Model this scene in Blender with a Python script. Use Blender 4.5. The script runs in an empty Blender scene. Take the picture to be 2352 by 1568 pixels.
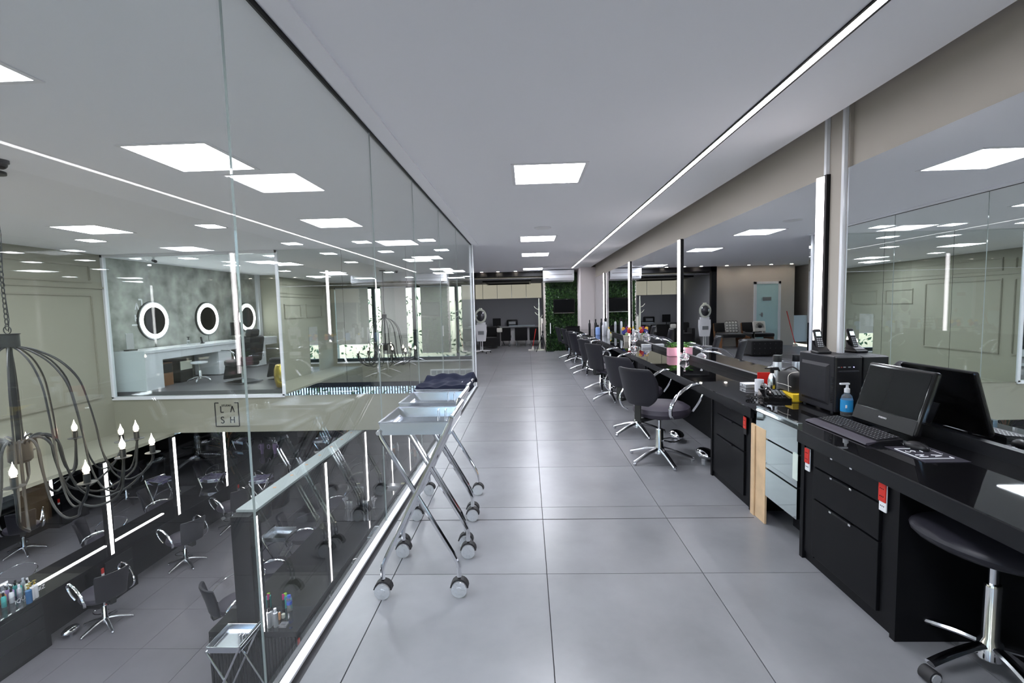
import bpy, bmesh, math, random
from mathutils import Vector, Matrix
random.seed(7)
PI = math.pi
sc = bpy.context.scene
COL = sc.collection

# ---------------------------------------------------------------- camera, world, exposure
IW, IH = 2352.0, 1568.0
FPX, VX, VY, ROLL, EYE = 1060.0, 1210.0, 705.0, .022, 1.5
_y = Vector((VX-IW/2, -(VY-IH/2), -FPX)).normalized()
_z = Vector((-ROLL, 1, 0)); _z = (_z-_z.dot(_y)*_y).normalized()
_x = _y.cross(_z)
RM = Matrix((_x, _y, _z))                       # camera axes -> world axes
CAMP = Vector((0, 0, EYE))
cam = bpy.data.cameras.new('camera'); cam.sensor_width = 36; cam.lens = 36*FPX/IW
cam.clip_start = .05; cam.clip_end = 200
co = bpy.data.objects.new('camera', cam); COL.objects.link(co)
co.matrix_world = Matrix.Translation(CAMP) @ RM.to_4x4()
sc.camera = co
def at(px, py, **k):
    "world point where the photograph's pixel meets a plane x=, y= or z="
    d = RM @ Vector((px-IW/2, -(py-IH/2), -FPX))
    (a, v), = k.items(); i = 'xyz'.index(a)
    return CAMP + d*((v-CAMP[i])/d[i])

w = bpy.data.worlds.new('world'); sc.world = w; w.use_nodes = True
bg = w.node_tree.nodes['Background']
sky = w.node_tree.nodes.new('ShaderNodeTexSky'); sky.sky_type = 'NISHITA'
sky.sun_elevation = math.radians(38); sky.sun_rotation = math.radians(60); sky.sun_disc = False
w.node_tree.links.new(sky.outputs[0], bg.inputs[0]); bg.inputs[1].default_value = .35
sc.view_settings.view_transform = 'Standard'; sc.view_settings.look = 'None'
sc.view_settings.gamma = 1; sc.view_settings.use_curve_mapping = False
sc.view_settings.exposure = 2.12
PANEL_E, SMALL_E, LED_E, TUBE_E = 10.0, 14.0, 4.5, 3.0
sc.cycles.diffuse_bounces = 5; sc.cycles.glossy_bounces = 6; sc.cycles.max_bounces = 12; sc.cycles.transparent_max_bounces = 12

# ---------------------------------------------------------------- materials
MATS = {}
def mat(name, col, rough=.5, metal=0., spec=.5, emit=None, es=0., var=0., vscale=4., bump=0., bscale=60., trans=0., ior=1.45, coat=0., sheen=0.):
    m = bpy.data.materials.new(name); m.use_nodes = True
    nt = m.node_tree; b = nt.nodes['Principled BSDF']
    b.inputs['Base Color'].default_value = (*col, 1); b.inputs['Roughness'].default_value = rough
    b.inputs['Metallic'].default_value = metal; b.inputs['Specular IOR Level'].default_value = spec
    b.inputs['IOR'].default_value = ior; b.inputs['Transmission Weight'].default_value = trans
    b.inputs['Coat Weight'].default_value = coat; b.inputs['Sheen Weight'].default_value = sheen
    if emit: b.inputs['Emission Color'].default_value = (*emit, 1); b.inputs['Emission Strength'].default_value = es
    tc = nt.nodes.new('ShaderNodeTexCoord')
    if var:
        n = nt.nodes.new('ShaderNodeTexNoise'); n.inputs['Scale'].default_value = vscale; n.inputs['Detail'].default_value = 6
        r = nt.nodes.new('ShaderNodeValToRGB')
        r.color_ramp.elements[0].position = .3; r.color_ramp.elements[1].position = .7
        r.color_ramp.elements[0].color = (*[c*(1-var) for c in col], 1); r.color_ramp.elements[1].color = (*[min(1, c*(1+var)) for c in col], 1)
        g = nt.nodes.new('ShaderNodeNewGeometry')
        nt.links.new(g.outputs['Position'], n.inputs['Vector']); nt.links.new(n.outputs[0], r.inputs[0]); nt.links.new(r.outputs[0], b.inputs['Base Color'])
    if bump:
        n = nt.nodes.new('ShaderNodeTexNoise'); n.inputs['Scale'].default_value = bscale; n.inputs['Detail'].default_value = 3
        bp = nt.nodes.new('ShaderNodeBump'); bp.inputs['Strength'].default_value = bump; bp.inputs['Distance'].default_value = .01
        nt.links.new(tc.outputs['Object'], n.inputs['Vector']); nt.links.new(n.outputs[0], bp.inputs['Height']); nt.links.new(bp.outputs[0], b.inputs['Normal'])
    MATS[name] = m
    return m
def emis(name, col, s):
    m = bpy.data.materials.new(name); m.use_nodes = True; nt = m.node_tree; nt.nodes.clear()
    e = nt.nodes.new('ShaderNodeEmission'); o = nt.nodes.new('ShaderNodeOutputMaterial')
    e.inputs[0].default_value = (*col, 1); e.inputs[1].default_value = s; nt.links.new(e.outputs[0], o.inputs[0])
    MATS[name] = m; return m
def pane_mat(name, tint, f0=.045, rough=0.):
    "thin clear sheet: transparent body, Schlick reflection on both faces"
    m = bpy.data.materials.new(name); m.use_nodes = True; nt = m.node_tree; nt.nodes.clear()
    N = nt.nodes.new; L = nt.links.new
    t = N('ShaderNodeBsdfTransparent'); t.inputs[0].default_value = (*tint, 1)
    g = N('ShaderNodeBsdfGlossy'); g.inputs['Roughness'].default_value = rough
    lw = N('ShaderNodeLayerWeight'); lw.inputs[0].default_value = .5
    p = N('ShaderNodeMath'); p.operation = 'POWER'; p.inputs[1].default_value = 5
    a = N('ShaderNodeMath'); a.operation = 'MULTIPLY_ADD'; a.inputs[1].default_value = 1-f0; a.inputs[2].default_value = f0
    mx = N('ShaderNodeMixShader'); o = N('ShaderNodeOutputMaterial')
    L(lw.outputs['Facing'], p.inputs[0]); L(p.outputs[0], a.inputs[0]); L(a.outputs[0], mx.inputs[0])
    L(t.outputs[0], mx.inputs[1]); L(g.outputs[0], mx.inputs[2]); L(mx.outputs[0], o.inputs[0])
    MATS[name] = m; return m
def tile_mat(name, c0, c1, rough):
    m = mat(name, c0, rough, spec=.5); nt = m.node_tree; b = nt.nodes['Principled BSDF']; N = nt.nodes.new; L = nt.links.new
    g = N('ShaderNodeNewGeometry'); oi = N('ShaderNodeObjectInfo')
    ad = N('ShaderNodeVectorMath'); ad.operation = 'MULTIPLY_ADD'; ad.inputs[1].default_value = (1, 1, 1)
    cb = N('ShaderNodeCombineXYZ'); mu = N('ShaderNodeMath'); mu.operation = 'MULTIPLY'; mu.inputs[1].default_value = 17
    L(oi.outputs['Random'], mu.inputs[0]); L(mu.outputs[0], cb.inputs[0]); L(mu.outputs[0], cb.inputs[2])
    L(g.outputs['Position'], ad.inputs[0]); L(cb.outputs[0], ad.inputs[2])
    n = N('ShaderNodeTexNoise'); n.inputs['Scale'].default_value = 1.9; n.inputs['Detail'].default_value = 7; n.inputs['Roughness'].default_value = .58; n.inputs['Distortion'].default_value = 0
    L(ad.outputs[0], n.inputs['Vector'])
    r = N('ShaderNodeValToRGB'); r.color_ramp.elements[0].position = .25; r.color_ramp.elements[1].position = .75
    r.color_ramp.elements[0].color = (*c0, 1); r.color_ramp.elements[1].color = (*c1, 1)
    L(n.outputs[0], r.inputs[0]); L(r.outputs[0], b.inputs['Base Color'])
    rr = N('ShaderNodeMapRange'); rr.inputs['To Min'].default_value = rough-.03; rr.inputs['To Max'].default_value = rough+.03
    L(n.outputs[0], rr.inputs[0]); L(rr.outputs[0], b.inputs['Roughness'])
    return m

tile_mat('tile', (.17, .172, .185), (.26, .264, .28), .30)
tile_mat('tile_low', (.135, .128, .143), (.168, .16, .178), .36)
mat('grout', (.06, .06, .065), .8)
mat('ceiling_paint', (.88, .885, .92), .85)
mat('beige', (.30, .295, .235), .7, bump=.02)
mat('beige_light', (.42, .385, .34), .6)
mat('concrete', (.36, .37, .34), .75, var=.5, vscale=2.6, bump=.08, bscale=12)
mat('grey_brick', (.38, .385, .41), .75, bump=.1, bscale=30)
mat('warm_wall', (.5, .46, .42), .7)
mat('white_paint', (.8, .8, .82), .5)
mat('white_gloss', (.78, .8, .84), .18)
mat('aluminium', (.72, .74, .78), .32, metal=.85)
mat('chrome', (.80, .81, .84), .09, metal=1.)
mat('steel', (.70, .73, .77), .2, metal=1., bump=.02, bscale=25)
mat('cast', (.62, .63, .67), .24, metal=1.)
mat('mirror', (.82, .845, .86), .0, metal=1.)
mat('mirror_end', (.76, .80, .78), .0, metal=1.)
mat('mirror_front', (.66, .74, .76), .05, metal=1.)
mat('laminate', (.0045, .0047, .006), .42, spec=.2)
mat('laminate_edge', (.0075, .008, .010), .34, spec=.28)
mat('black_glass', (.006, .006, .007), .02, spec=.75)
mat('black_plastic', (.008, .008, .010), .38, spec=.4)
mat('black_gloss', (.008, .008, .009), .08)
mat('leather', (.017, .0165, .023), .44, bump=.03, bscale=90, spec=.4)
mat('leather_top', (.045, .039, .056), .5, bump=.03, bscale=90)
mat('black_cloth', (.007, .007, .008), .9, sheen=.2)
mat('iron', (.03, .032, .033), .45, metal=.4)
mat('rubber', (.02, .02, .022), .6)
mat('caster_clear', (.75, .77, .8), .08, metal=.65, bump=.5, bscale=60)
mat('navy', (.007, .010, .030), .95, sheen=.0, bump=.25, bscale=220)
mat('purple_towel', (.10, .085, .17), .95, sheen=.3)
mat('wood', (.62, .44, .27), .6, var=.12, vscale=9)
mat('wood_dark', (.28, .13, .06), .5)
mat('red_plate', (.55, .02, .012), .35)
mat('white_plate', (.75, .76, .78), .35)
mat('tape', (.62, .70, .64), .4)
mat('blind', (.60, .59, .55), .9)
mat('window_frame', (.02, .03, .032), .4)
mat('gold', (.75, .55, .12), .25, metal=1., bump=.3, bscale=30)
mat('pink', (.80, .40, .50), .5)
mat('leaf', (.09, .26, .04), .5)
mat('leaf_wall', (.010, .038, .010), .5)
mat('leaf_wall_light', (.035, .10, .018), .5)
mat('leaf_out', (.14, .22, .10), .7)
mat('stem', (.2, .4, .06), .6)
mat('petal_red', (.55, .02, .03), .6); mat('petal_blue', (.03, .04, .30), .6); mat('petal_yellow', (.85, .45, .05), .6); mat('petal_purple', (.2, .02, .2), .6)
mat('stone_pot', (.50, .46, .40), .8, bump=.3, bscale=60)
mat('crystal', (.9, .9, .95), .04, trans=.85, ior=1.5)
mat('clear_plastic', (.88, .93, .96), .06, trans=.92, ior=1.3)
mat('white_bottle', (.72, .73, .78), .3)
mat('silver_bottle', (.62, .64, .68), .28, metal=.6)
mat('blue_label', (.02, .25, .55), .4); mat('blue_bottle', (.02, .12, .3), .25); mat('sky_bottle', (.30, .45, .85), .25)
mat('teal', (.05, .38, .36), .35); mat('magenta', (.7, .03, .25), .3); mat('green_cap', (.3, .55, .05), .4); mat('blue_cap', (.05, .12, .6), .35)
mat('amber', (.55, .28, .12), .35); mat('lavender', (.48, .33, .62), .35)
mat('cream', (.66, .68, .58), .5); mat('yellow_box', (.80, .55, .03), .5); mat('red_folder', (.6, .015, .01), .35)
mat('screen', (.004, .0045, .005), .25, spec=.08)
mat('tower_metal', (.013, .013, .018), .42, spec=.4)
mat('pad', (.02, .018, .03), .7)
mat('key', (.02, .02, .024), .45)
mat('letter_white', (.85, .85, .88), .5); mat('letter_black', (.02, .02, .02), .5); mat('letter_red', (.6, .05, .04), .5)
mat('grey_metal', (.35, .36, .38), .35, metal=.7)
mat('cushion_white', (.72, .70, .64), .9)
mat('frost', (.50, .72, .74), .3)
mat('frost_white', (.62, .72, .8), .4)
mat('light_wood', (.45, .28, .14), .5)
mat('sticky', (.75, .72, .42), .7)
mat('pale_pink_wall', (.80, .74, .75), .6)
mat('trim_beige', (.29, .28, .225), .65)
mat('dark_ceiling', (.22, .22, .23), .7)
mat('outside', (.5, .5, .48), .9)
mat('gutter', (.30, .34, .34), .5)
mat('hood_shell', (.10, .10, .11), .1, metal=.7)
mat('hood_clear', (.75, .72, .68), .05, trans=.5)
pane_mat('glass', (.965, .985, .975))
pane_mat('glass_far', (.93, .965, .955))
pane_mat('acrylic', (.93, .95, .97), .06)
COOL = (.90, .92, 1.0); PINKISH = (1.0, .93, .95)
emis('panel_light', COOL, PANEL_E); emis('spot_light', COOL, SMALL_E); emis('warm_spot', (1, .86, .7), 45)
emis('led', (1, .97, 1.0), LED_E); emis('tube', PINKISH, TUBE_E); emis('ring', (1, .99, .98), 5)
emis('bulb', (1, .82, .6), 22); emis('blue_led', (.3, .3, 1), 4); emis('lcd', (.5, .7, .75), .8)

# ---------------------------------------------------------------- mesh helpers
class MB:
    def __init__(s): s.v = []; s.f = []; s.sm = []
    def add(s, vs, fs, smooth=False, M=None):
        o = len(s.v)
        s.v += [tuple(M @ Vector(p)) for p in vs] if M else [tuple(p) for p in vs]
        s.f += [tuple(i+o for i in f) for f in fs]; s.sm += [smooth]*len(fs)
        return s
    def box(s, a, b, M=None):
        x0, y0, z0 = a; x1, y1, z1 = b
        return s.add([(x0,y0,z0),(x1,y0,z0),(x1,y1,z0),(x0,y1,z0),(x0,y0,z1),(x1,y0,z1),(x1,y1,z1),(x0,y1,z1)],
            [(0,3,2,1),(4,5,6,7),(0,1,5,4),(1,2,6,5),(2,3,7,6),(3,0,4,7)], False, M)
    def rbox(s, a, b, r=.01, M=None, seg=2):
        bm = bmesh.new(); bmesh.ops.create_cube(bm, size=1)
        c = [(a[i]+b[i])/2 for i in range(3)]; d = [b[i]-a[i] for i in range(3)]
        for v in bm.verts: v.co = Vector([c[i]+v.co[i]*d[i] for i in range(3)])
        bmesh.ops.bevel(bm, geom=bm.edges[:], offset=min(r, min(d)*.49), segments=seg, profile=.5, affect='EDGES')
        bm.verts.index_update()
        s.add([v.co[:] for v in bm.verts], [[v.index for v in f.verts] for f in bm.faces], seg >= 3, M); bm.free()
        return s
    def lathe(s, prof, n=20, c=(0,0,0), M=None, smooth=True, ax='z', squash=(1,1)):
        vs = []; fs = []
        for r, z in prof:
            for k in range(n):
                a = 2*PI*k/n; x = r*math.cos(a)*squash[0]; y = r*math.sin(a)*squash[1]
                p = (x, y, z) if ax == 'z' else ((z, x, y) if ax == 'x' else (x, z, y))
                vs.append((p[0]+c[0], p[1]+c[1], p[2]+c[2]))
        for i in range(len(prof)-1):
            for k in range(n):
                k2 = (k+1) % n; fs.append((i*n+k, i*n+k2, (i+1)*n+k2, (i+1)*n+k))
        if prof[0][0] > 1e-5: fs.append(tuple(range(n-1, -1, -1)))
        if prof[-1][0] > 1e-5: fs.append(tuple((len(prof)-1)*n+k for k in range(n)))
        return s.add(vs, fs, smooth, M)
    def cyl(s, p0, p1, r, r1=None, n=14):
        p0 = Vector(p0); p1 = Vector(p1); d = p1-p0; L = d.length
        q = d.to_track_quat('Z', 'Y').to_matrix().to_4x4()
        return s.lathe([(r, 0), (r if r1 is None else r1, L)], n, M=Matrix.Translation(p0) @ q)
    def tube(s, pts, r, n=8, closed=False, rs=None, flat=None):
        P = [Vector(p) for p in pts]; m = len(P); vs = []; fs = []; up = None
        for i in range(m):
            t = (P[(i+1) % m]-P[i-1]) if closed else (P[min(i+1, m-1)]-P[max(i-1, 0)])
            t.normalize()
            if up is None: up = t.orthogonal().normalized() if flat is None else Vector(flat)
            up = (up-up.dot(t)*t)
            up = up.normalized() if up.length > 1e-6 else t.orthogonal().normalized()
            sd = t.cross(up); rr = r if rs is None else rs[i]
            ra, rb = rr if isinstance(rr, tuple) else (rr, rr)
            for k in range(n):
                a = 2*PI*k/n; vs.append(P[i]+up*(ra*math.cos(a))+sd*(rb*math.sin(a)))
        for i in range(m if closed else m-1):
            for k in range(n):
                k2 = (k+1) % n; j = (i+1) % m; fs.append((i*n+k, i*n+k2, j*n+k2, j*n+k))
        if not closed: fs += [tuple(range(n-1, -1, -1)), tuple((m-1)*n+k for k in range(n))]
        return s.add(vs, fs, True)
    def prism(s, poly, a, b, ax='z', M=None):
        n = len(poly); f = {'z': lambda p, h: (p[0], p[1], h), 'x': lambda p, h: (h, p[0], p[1]), 'y': lambda p, h: (p[0], h, p[1])}[ax]
        vs = [f(p, a) for p in poly]+[f(p, b) for p in poly]
        fs = [tuple(range(n-1, -1, -1)), tuple(range(n, 2*n))]+[(i, (i+1) % n, n+(i+1) % n, n+i) for i in range(n)]
        return s.add(vs, fs, False, M)
    def sph(s, c, r, n=14, m=8, sq=(1,1,1)):
        prof = [(max(1e-6, math.sin(PI*i/m)), -math.cos(PI*i/m)) for i in range(m+1)]
        M = Matrix.Translation(c) @ Matrix.Diagonal((r*sq[0], r*sq[1], r*sq[2], 1))
        return s.lathe(prof, n, M=M)
    def grid(s, fn, nu, nv, closed=False, smooth=True):
        vs = [fn(i/(nu-1), j/(nv-1)) for j in range(nv) for i in range(nu)]
        fs = [(j*nu+i, j*nu+i+1, (j+1)*nu+i+1, (j+1)*nu+i) for j in range(nv-1) for i in range(nu-1)]
        return s.add(vs, fs, smooth)
    def mesh(s, name, m):
        me = bpy.data.meshes.new(name); me.from_pydata([tuple(v) for v in s.v], [], s.f); me.update()
        me.polygons.foreach_set('use_smooth', s.sm)
        if any(s.sm):
            bm = bmesh.new(); bm.from_mesh(me)
            for e in bm.edges:
                if len(e.link_faces) == 2 and e.calc_face_angle(0) > .6: e.smooth = False
            bm.to_mesh(me); bm.free()
        me.materials.append(MATS[m]); return me
    def build(s, name, m, parent=None, kind=None, solid=None, sub=0):
        o = bpy.data.objects.new(name, s.mesh(name, m)); COL.objects.link(o)
        if parent: o.parent = parent
        if kind: o['kind'] = kind
        if solid:
            q = o.modifiers.new('solidify', 'SOLIDIFY'); q.thickness = solid; q.offset = 0
        if sub:
            q = o.modifiers.new('subdivision', 'SUBSURF'); q.levels = q.render_levels = sub
        return o
def Bx(a, b): return MB().box(a, b)
def tag(o, label, cat, group=None, kind=None):
    if label: o['label'] = label
    if cat: o['category'] = cat
    if group: o['group'] = group
    if kind: o['kind'] = kind
    return o
def thing(name, label, cat, loc=(0,0,0), rz=0, group=None):
    o = bpy.data.objects.new(name, None); o.empty_display_size = .1; COL.objects.link(o)
    o.location = loc; o.rotation_euler = (0, 0, rz); return tag(o, label, cat, group)
def struct(name, mb, m, parent=None, label=None):
    o = mb.build(name, m, parent)
    if parent is None: o['kind'] = 'structure'
    if label: o['label'] = label
    return o
def srt(name, label=None):
    o = bpy.data.objects.new(name, None); o.empty_display_size = .1; COL.objects.link(o); o['kind'] = 'structure'
    if label: o['label'] = label
    return o
def dup(root, loc, rz, label, group=None, scale=None):
    def cp(o, par):
        c = o.copy(); COL.objects.link(c); c.parent = par
        for ch in KIDS(o): cp(ch, c)
        return c
    r = cp(root, None); r.location = loc; r.rotation_euler = (0, 0, rz); r['label'] = label
    if scale: r.scale = scale
    if group: r['group'] = group
    return r
def KIDS(o): return [c for c in o.children]
def spline(pts, n=6):
    P = [Vector(p) for p in pts]; out = []
    for i in range(len(P)-1):
        a = P[max(i-1, 0)]; b = P[i]; c = P[i+1]; d = P[min(i+2, len(P)-1)]
        for k in range(n):
            t = k/n
            out.append(.5*((2*b)+(c-a)*t+(2*a-5*b+4*c-d)*t*t+(3*b-a-3*c+d)*t**3))
    return out+[P[-1]]
def text(name, s_, size, m, parent, M, ext=.001, align='LEFT'):
    cu = bpy.data.curves.new(name, 'FONT'); cu.body = s_; cu.size = size; cu.extrude = ext; cu.align_x = align; cu.resolution_u = 3
    t = bpy.data.objects.new(name, cu); COL.objects.link(t)
    dg = bpy.context.evaluated_depsgraph_get(); me = bpy.data.meshes.new_from_object(t.evaluated_get(dg))
    COL.objects.unlink(t); bpy.data.objects.remove(t)
    me.transform(M); me.materials.clear(); me.materials.append(MATS[m])
    o = bpy.data.objects.new(name, me); COL.objects.link(o)
    if parent: o.parent = parent
    return o
def logo_bars(ax0, ax1, size, th, half=False):
    th = th*size
    "STUDIO LASH mark as thin bars; ax0, ax1 in-plane unit vectors, returns function of MB"
    ax0 = Vector(ax0); ax1 = Vector(ax1); n = ax0.cross(ax1)
    def bar(mb, p, q, t):
        P = ax0*p[0]*size+ax1*p[1]*size; Q = ax0*q[0]*size+ax1*q[1]*size
        d = (Q-P).normalized(); sd = n.cross(d)*t/2; e = n*.002
        P -= d*t/2*0; vs = [P-sd, Q-sd, Q+sd, P+sd]
        mb.add([v-e for v in vs]+[v+e for v in vs], [(0,3,2,1),(4,5,6,7),(0,1,5,4),(1,2,6,5),(2,3,7,6),(3,0,4,7)])
    mb = MB(); t = th
    segs = [((1,0),(1,1)), ((0,0),(1,0)), ((.84,1),(1,1))]
    segs += [((.66,.60),(.74,.86)), ((.74,.86),(.82,.60))]
    segs += [((.64,.14),(.64,.40)), ((.80,.14),(.80,.40)), ((.64,.27),(.80,.27))]
    if not half:
        segs += [((0,0),(0,1)), ((0,1),(.16,1)), ((.24,.60),(.24,.86)), ((.24,.60),(.36,.60))]
        S = [(.355,.37),(.32,.40),(.27,.40),(.235,.37),(.24,.31),(.33,.25),(.36,.20),(.335,.15),(.27,.135),(.225,.17)]
        segs += list(zip(S[:-1], S[1:]))
    else: segs[1] = ((.45,0),(1,0))
    for p, q in segs: bar(mb, p, q, t)
    return mb

# ---------------------------------------------------------------- main dimensions
XG, XM, ZC = -1.03, 2.15, 2.70         # glass wall, mirror wall, ceiling
YE, XL, YF, YB = 8.75, -8.2, -1.7, 14.35   # end mirror plane, left wall, facade, far wall
ZL = -3.0                               # lower floor
ZT = .76                                # worktops
LT = ZL+.75

# ---------------------------------------------------------------- floors
def tiles(parent, x0, x1, y0, y1, ox, oy, s, z, m, gap=.0025, skip=None):
    me = MB().box((gap, gap, -.012), (s-gap, s-gap, 0)).mesh('tile', m)
    cache = {}
    i0 = math.floor((x0-ox)/s); i1 = math.ceil((x1-ox)/s); j0 = math.floor((y0-oy)/s); j1 = math.ceil((y1-oy)/s)
    for i in range(i0, i1):
        for j in range(j0, j1):
            a0 = max(ox+i*s, x0); a1 = min(ox+(i+1)*s, x1); b0 = max(oy+j*s, y0); b1 = min(oy+(j+1)*s, y1)
            if a1-a0 < .02 or b1-b0 < .02: continue
            if skip and skip((a0+a1)/2, (b0+b1)/2): continue
            k = (round(a1-a0, 3), round(b1-b0, 3))
            if k not in cache: cache[k] = MB().box((gap, gap, -.012), (k[0]-gap, k[1]-gap, 0)).mesh('tile', m)
            o = bpy.data.objects.new('tile', cache[k]); COL.objects.link(o); o.parent = parent; o.location = (a0, b0, z)
fl = struct('floor', MB().box((XG-.0, YF, -.30), (XM+.15, YE, -.0125)).box((-4.75, YE+.001, -.30), (XM+.15, 20, -.0125)), 'grout', label='large grey porcelain tile floor of the upper corridor')
tiles(fl, XG+.07, XM, YF, YE, .08-.8675, 2.5, .8675, 0, 'tile')
tiles(fl, -4.7, XM, YE, 19.1, .08-.8675, 2.5, .8675, 0, 'tile')
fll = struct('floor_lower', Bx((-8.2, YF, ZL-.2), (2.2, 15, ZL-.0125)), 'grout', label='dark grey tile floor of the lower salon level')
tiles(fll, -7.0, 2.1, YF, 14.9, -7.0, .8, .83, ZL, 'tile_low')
# slab edge rail under the glass
rail = struct('trim_1', Bx((XG-.002, YF, -.0), (XG+.038, YE, .012)), 'white_gloss', label='white floor rail holding the glass wall')
struct('trim_2', Bx((XG-.03, YF, -.02), (XG-.0061, YE, .012)), 'laminate', label='black gasket strip at the foot of the glass wall')
struct('trim_3', Bx((XG-.012, YF, ZC-.012), (XG+.012, YE, ZC)), 'laminate', label='black channel along the top of the glass wall')
struct('trim_4', Bx((XG+.03, YF, ZC-.012), (XG+.14, YE, ZC)), 'ceiling_paint', label='flat plaster margin beside the glass channel')
struct('ceiling', Bx((-9.0, YF-.2, ZC), (2.03, 20.4, ZC+.2)), 'ceiling_paint', label='smooth white ceiling running over corridor and void')
struct('ceiling_slot', Bx((2.03, YF, ZC+.16), (XM+.4, 20, ZC+.36)), 'ceiling_paint', label='recessed gap between the ceiling edge and the right wall')
# ---------------------------------------------------------------- walls
struct('wall_right', MB().box((XM+.02, YF, ZL), (XM+.3, 20, ZC+.3)), 'beige_light', label='beige wall above the mirrors')
wl = srt('wall_left', 'long beige wall with raised moulding frames across the void')
MB().box((XL-.3, YF, -.80), (XL, YE, ZC)).build('wall_panel', 'beige', wl)
def moulding(x, y0, y1, z0, z1, t=.045, d=.02):
    mb = MB()
    for a, b, c, e in ((y0, y1, z0, z0+t), (y0, y1, z1-t, z1), (y0, y0+t, z0+t, z1-t), (y1-t, y1, z0+t, z1-t)):
        mb.box((x, a, c), (x+d, b, e)); mb.box((x+d, a+.012, c+.012), (x+d+.008, b-.012, e-.012))
    mb.build('moulding', 'trim_beige', wl)
for a in ((5.2, 8.5, -.05, 1.95), (2.55, 4.9, -.05, 1.95), (.95, 2.1, 1.3, 1.8), (-.75, .55, 1.3, 1.8)): moulding(XL, *a)
moulding(XL, 5.2, 8.5, 2.15, 2.5); moulding(XL, -1.0, 4.9, 2.15, 2.5)
MB().box((XL, YF, 2.05), (XL+.03, YE, 2.08)).build('moulding', 'trim_beige', wl)
MB().box((XL, -.25, -1.3), (XL+.02, .45, .95)).build('mirror_panel', 'mirror', wl)
# ledge above the lower left mirror
struct('trim_5', MB().box((XL-.3, YF, -.86), (-7.02, YE, -.80)), 'beige', label='beige ledge over the lower left mirror wall')
struct('wall_left_lower', Bx((-7.3, YF, ZL), (-7.03, 14, -.86)), 'laminate', label='black lower wall carrying the left mirrors')
# band across the void, with the studio above
struct('wall_end', MB().box((-8.5, YE, -.81), (XG, YE+.25, -.10)), 'beige', label='beige band wall below the studio window and end mirror')
mr = struct('wall_end_mirror', Bx((-4.74, YE-.01, -.10), (XG-.02, YE+.2, ZC)), 'mirror_end', label='tall mirror wall closing the end of the void')
for x in (-3.5, -2.27): MB().box((x-.002, YE-.0115, -.1), (x+.002, YE-.0095, ZC)).build('mirror_joint', 'laminate', mr)
MB().box((-4.74, YE-.0115, 2.0), (XG-.02, YE-.0095, 2.003)).build('mirror_joint', 'aluminium', mr)
struct('trim_6', MB().box((XG-.03, YE-.02, 0), (XG+.005, YE+.05, ZC)).box((XG+.02, YE-.0, 0), (XG+.04, YE+.05, ZC)), 'white_gloss', label='white upright at the far end of the glass wall')
# glass wall panes
gw = srt('window_1', 'frameless floor to ceiling glass wall between corridor and void')
ys = [YF, -.1, 2.02, 4.02-.5+.0, 5.1, 6.55, YE-.02]
ys = [YF, .3, 1.635, 3.15, 4.30, 5.55, 6.9, YE-.02]
for a, b in zip(ys[:-1], ys[1:]):
    Bx((XG-.005, a+.002, .0), (XG+.005, b-.002, ZC)).build('pane', 'glass', gw)
for y in ys[1:-1]: Bx((XG-.004, y-.0016, .0), (XG+.004, y+.0016, ZC)).build('joint', 'gutter', gw)
# studio window
sw = srt('window_2', 'white framed studio window over the beige band')
fr = MB()
for a, b in (((-8.22, -.13), (-4.74, -.07)), ((-8.22, ZC-.05), (-4.74, ZC)), ((-8.22, -.1), (-8.16, ZC)), ((-4.78, -.1), (-4.73, ZC))):
    fr.box((a[0], YE-.03, a[1]), (b[0], YE+.05, b[1]))
fr.build('window_frame', 'white_gloss', sw)
for a, b in ((-8.16, -6.45), (-6.445, -4.78)): Bx((a, YE+.005, -.07), (b, YE+.015, ZC-.05)).build('pane', 'glass_far', sw)
# studio shell
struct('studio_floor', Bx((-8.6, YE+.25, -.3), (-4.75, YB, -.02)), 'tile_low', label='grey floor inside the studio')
struct('wall_studio', Bx((-8.6, YE+.05, -.1), (-8.45, 14.35, ZC)), 'concrete', label='mottled grey concrete wall with ring mirrors')
struct('wall_studio_side', Bx((-4.82, YE+.25, -.1), (-4.76, YB, ZC)), 'white_paint', label='plain inner side wall of the studio')
struct('wall_studio_back', MB().box((-8.5, 14.35, -.1), (-4.7, 14.5, ZC)), 'beige', label='beige back wall of the studio')
struct('trim_7', Bx((-8.46, 14.2, 0), (-8.36, 14.34, ZC)), 'white_gloss', label='white upright at the end of the concrete wall')
# facade behind the camera (seen in the mirrors)
YV = YE*2-YF
def fx(px): return at(px, 705, y=YV).x
wf = struct('wall_front', MB().box((XL-.3, YF-.25, 2.5), (2.4, YF, ZC)).box((XL-.3, YF-.25, -2.0+.5), (2.4, YF, -.62)).box((XL-.3, YF-.25, ZL), (2.4, YF, -2.6))
    .box((XL-.3, YF-.25, -.62), (-8.05, YF, 2.5)).box((XG+.1, YF-.25, -.62), (2.4, YF, 2.5)), 'beige', label='beige street facade behind the camera, seen in the end mirror')
wn = srt('window_3', 'dark framed street windows with roller blinds')
f = MB(); f.box((-8.05, YF-.12, 2.42), (XG+.1, YF-.04, 2.5)).box((-8.05, YF-.12, -.62), (XG+.1, YF-.0, -.48))
for x in (-6.42, -4.72, -2.92): f.box((x-.07, YF-.12, -.6), (x+.07, YF-.02, 2.45))
f.build('window_frame', 'window_frame', wn)
Bx((-8.05, YF-.09, -.5), (XG+.1, YF-.08, 2.45)).build('pane', 'acrylic', wn)
Bx((-8.05, YF, -.68), (XG+.1, YF+.05, -.62)).build('window_sill', 'white_paint', wn)
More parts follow.
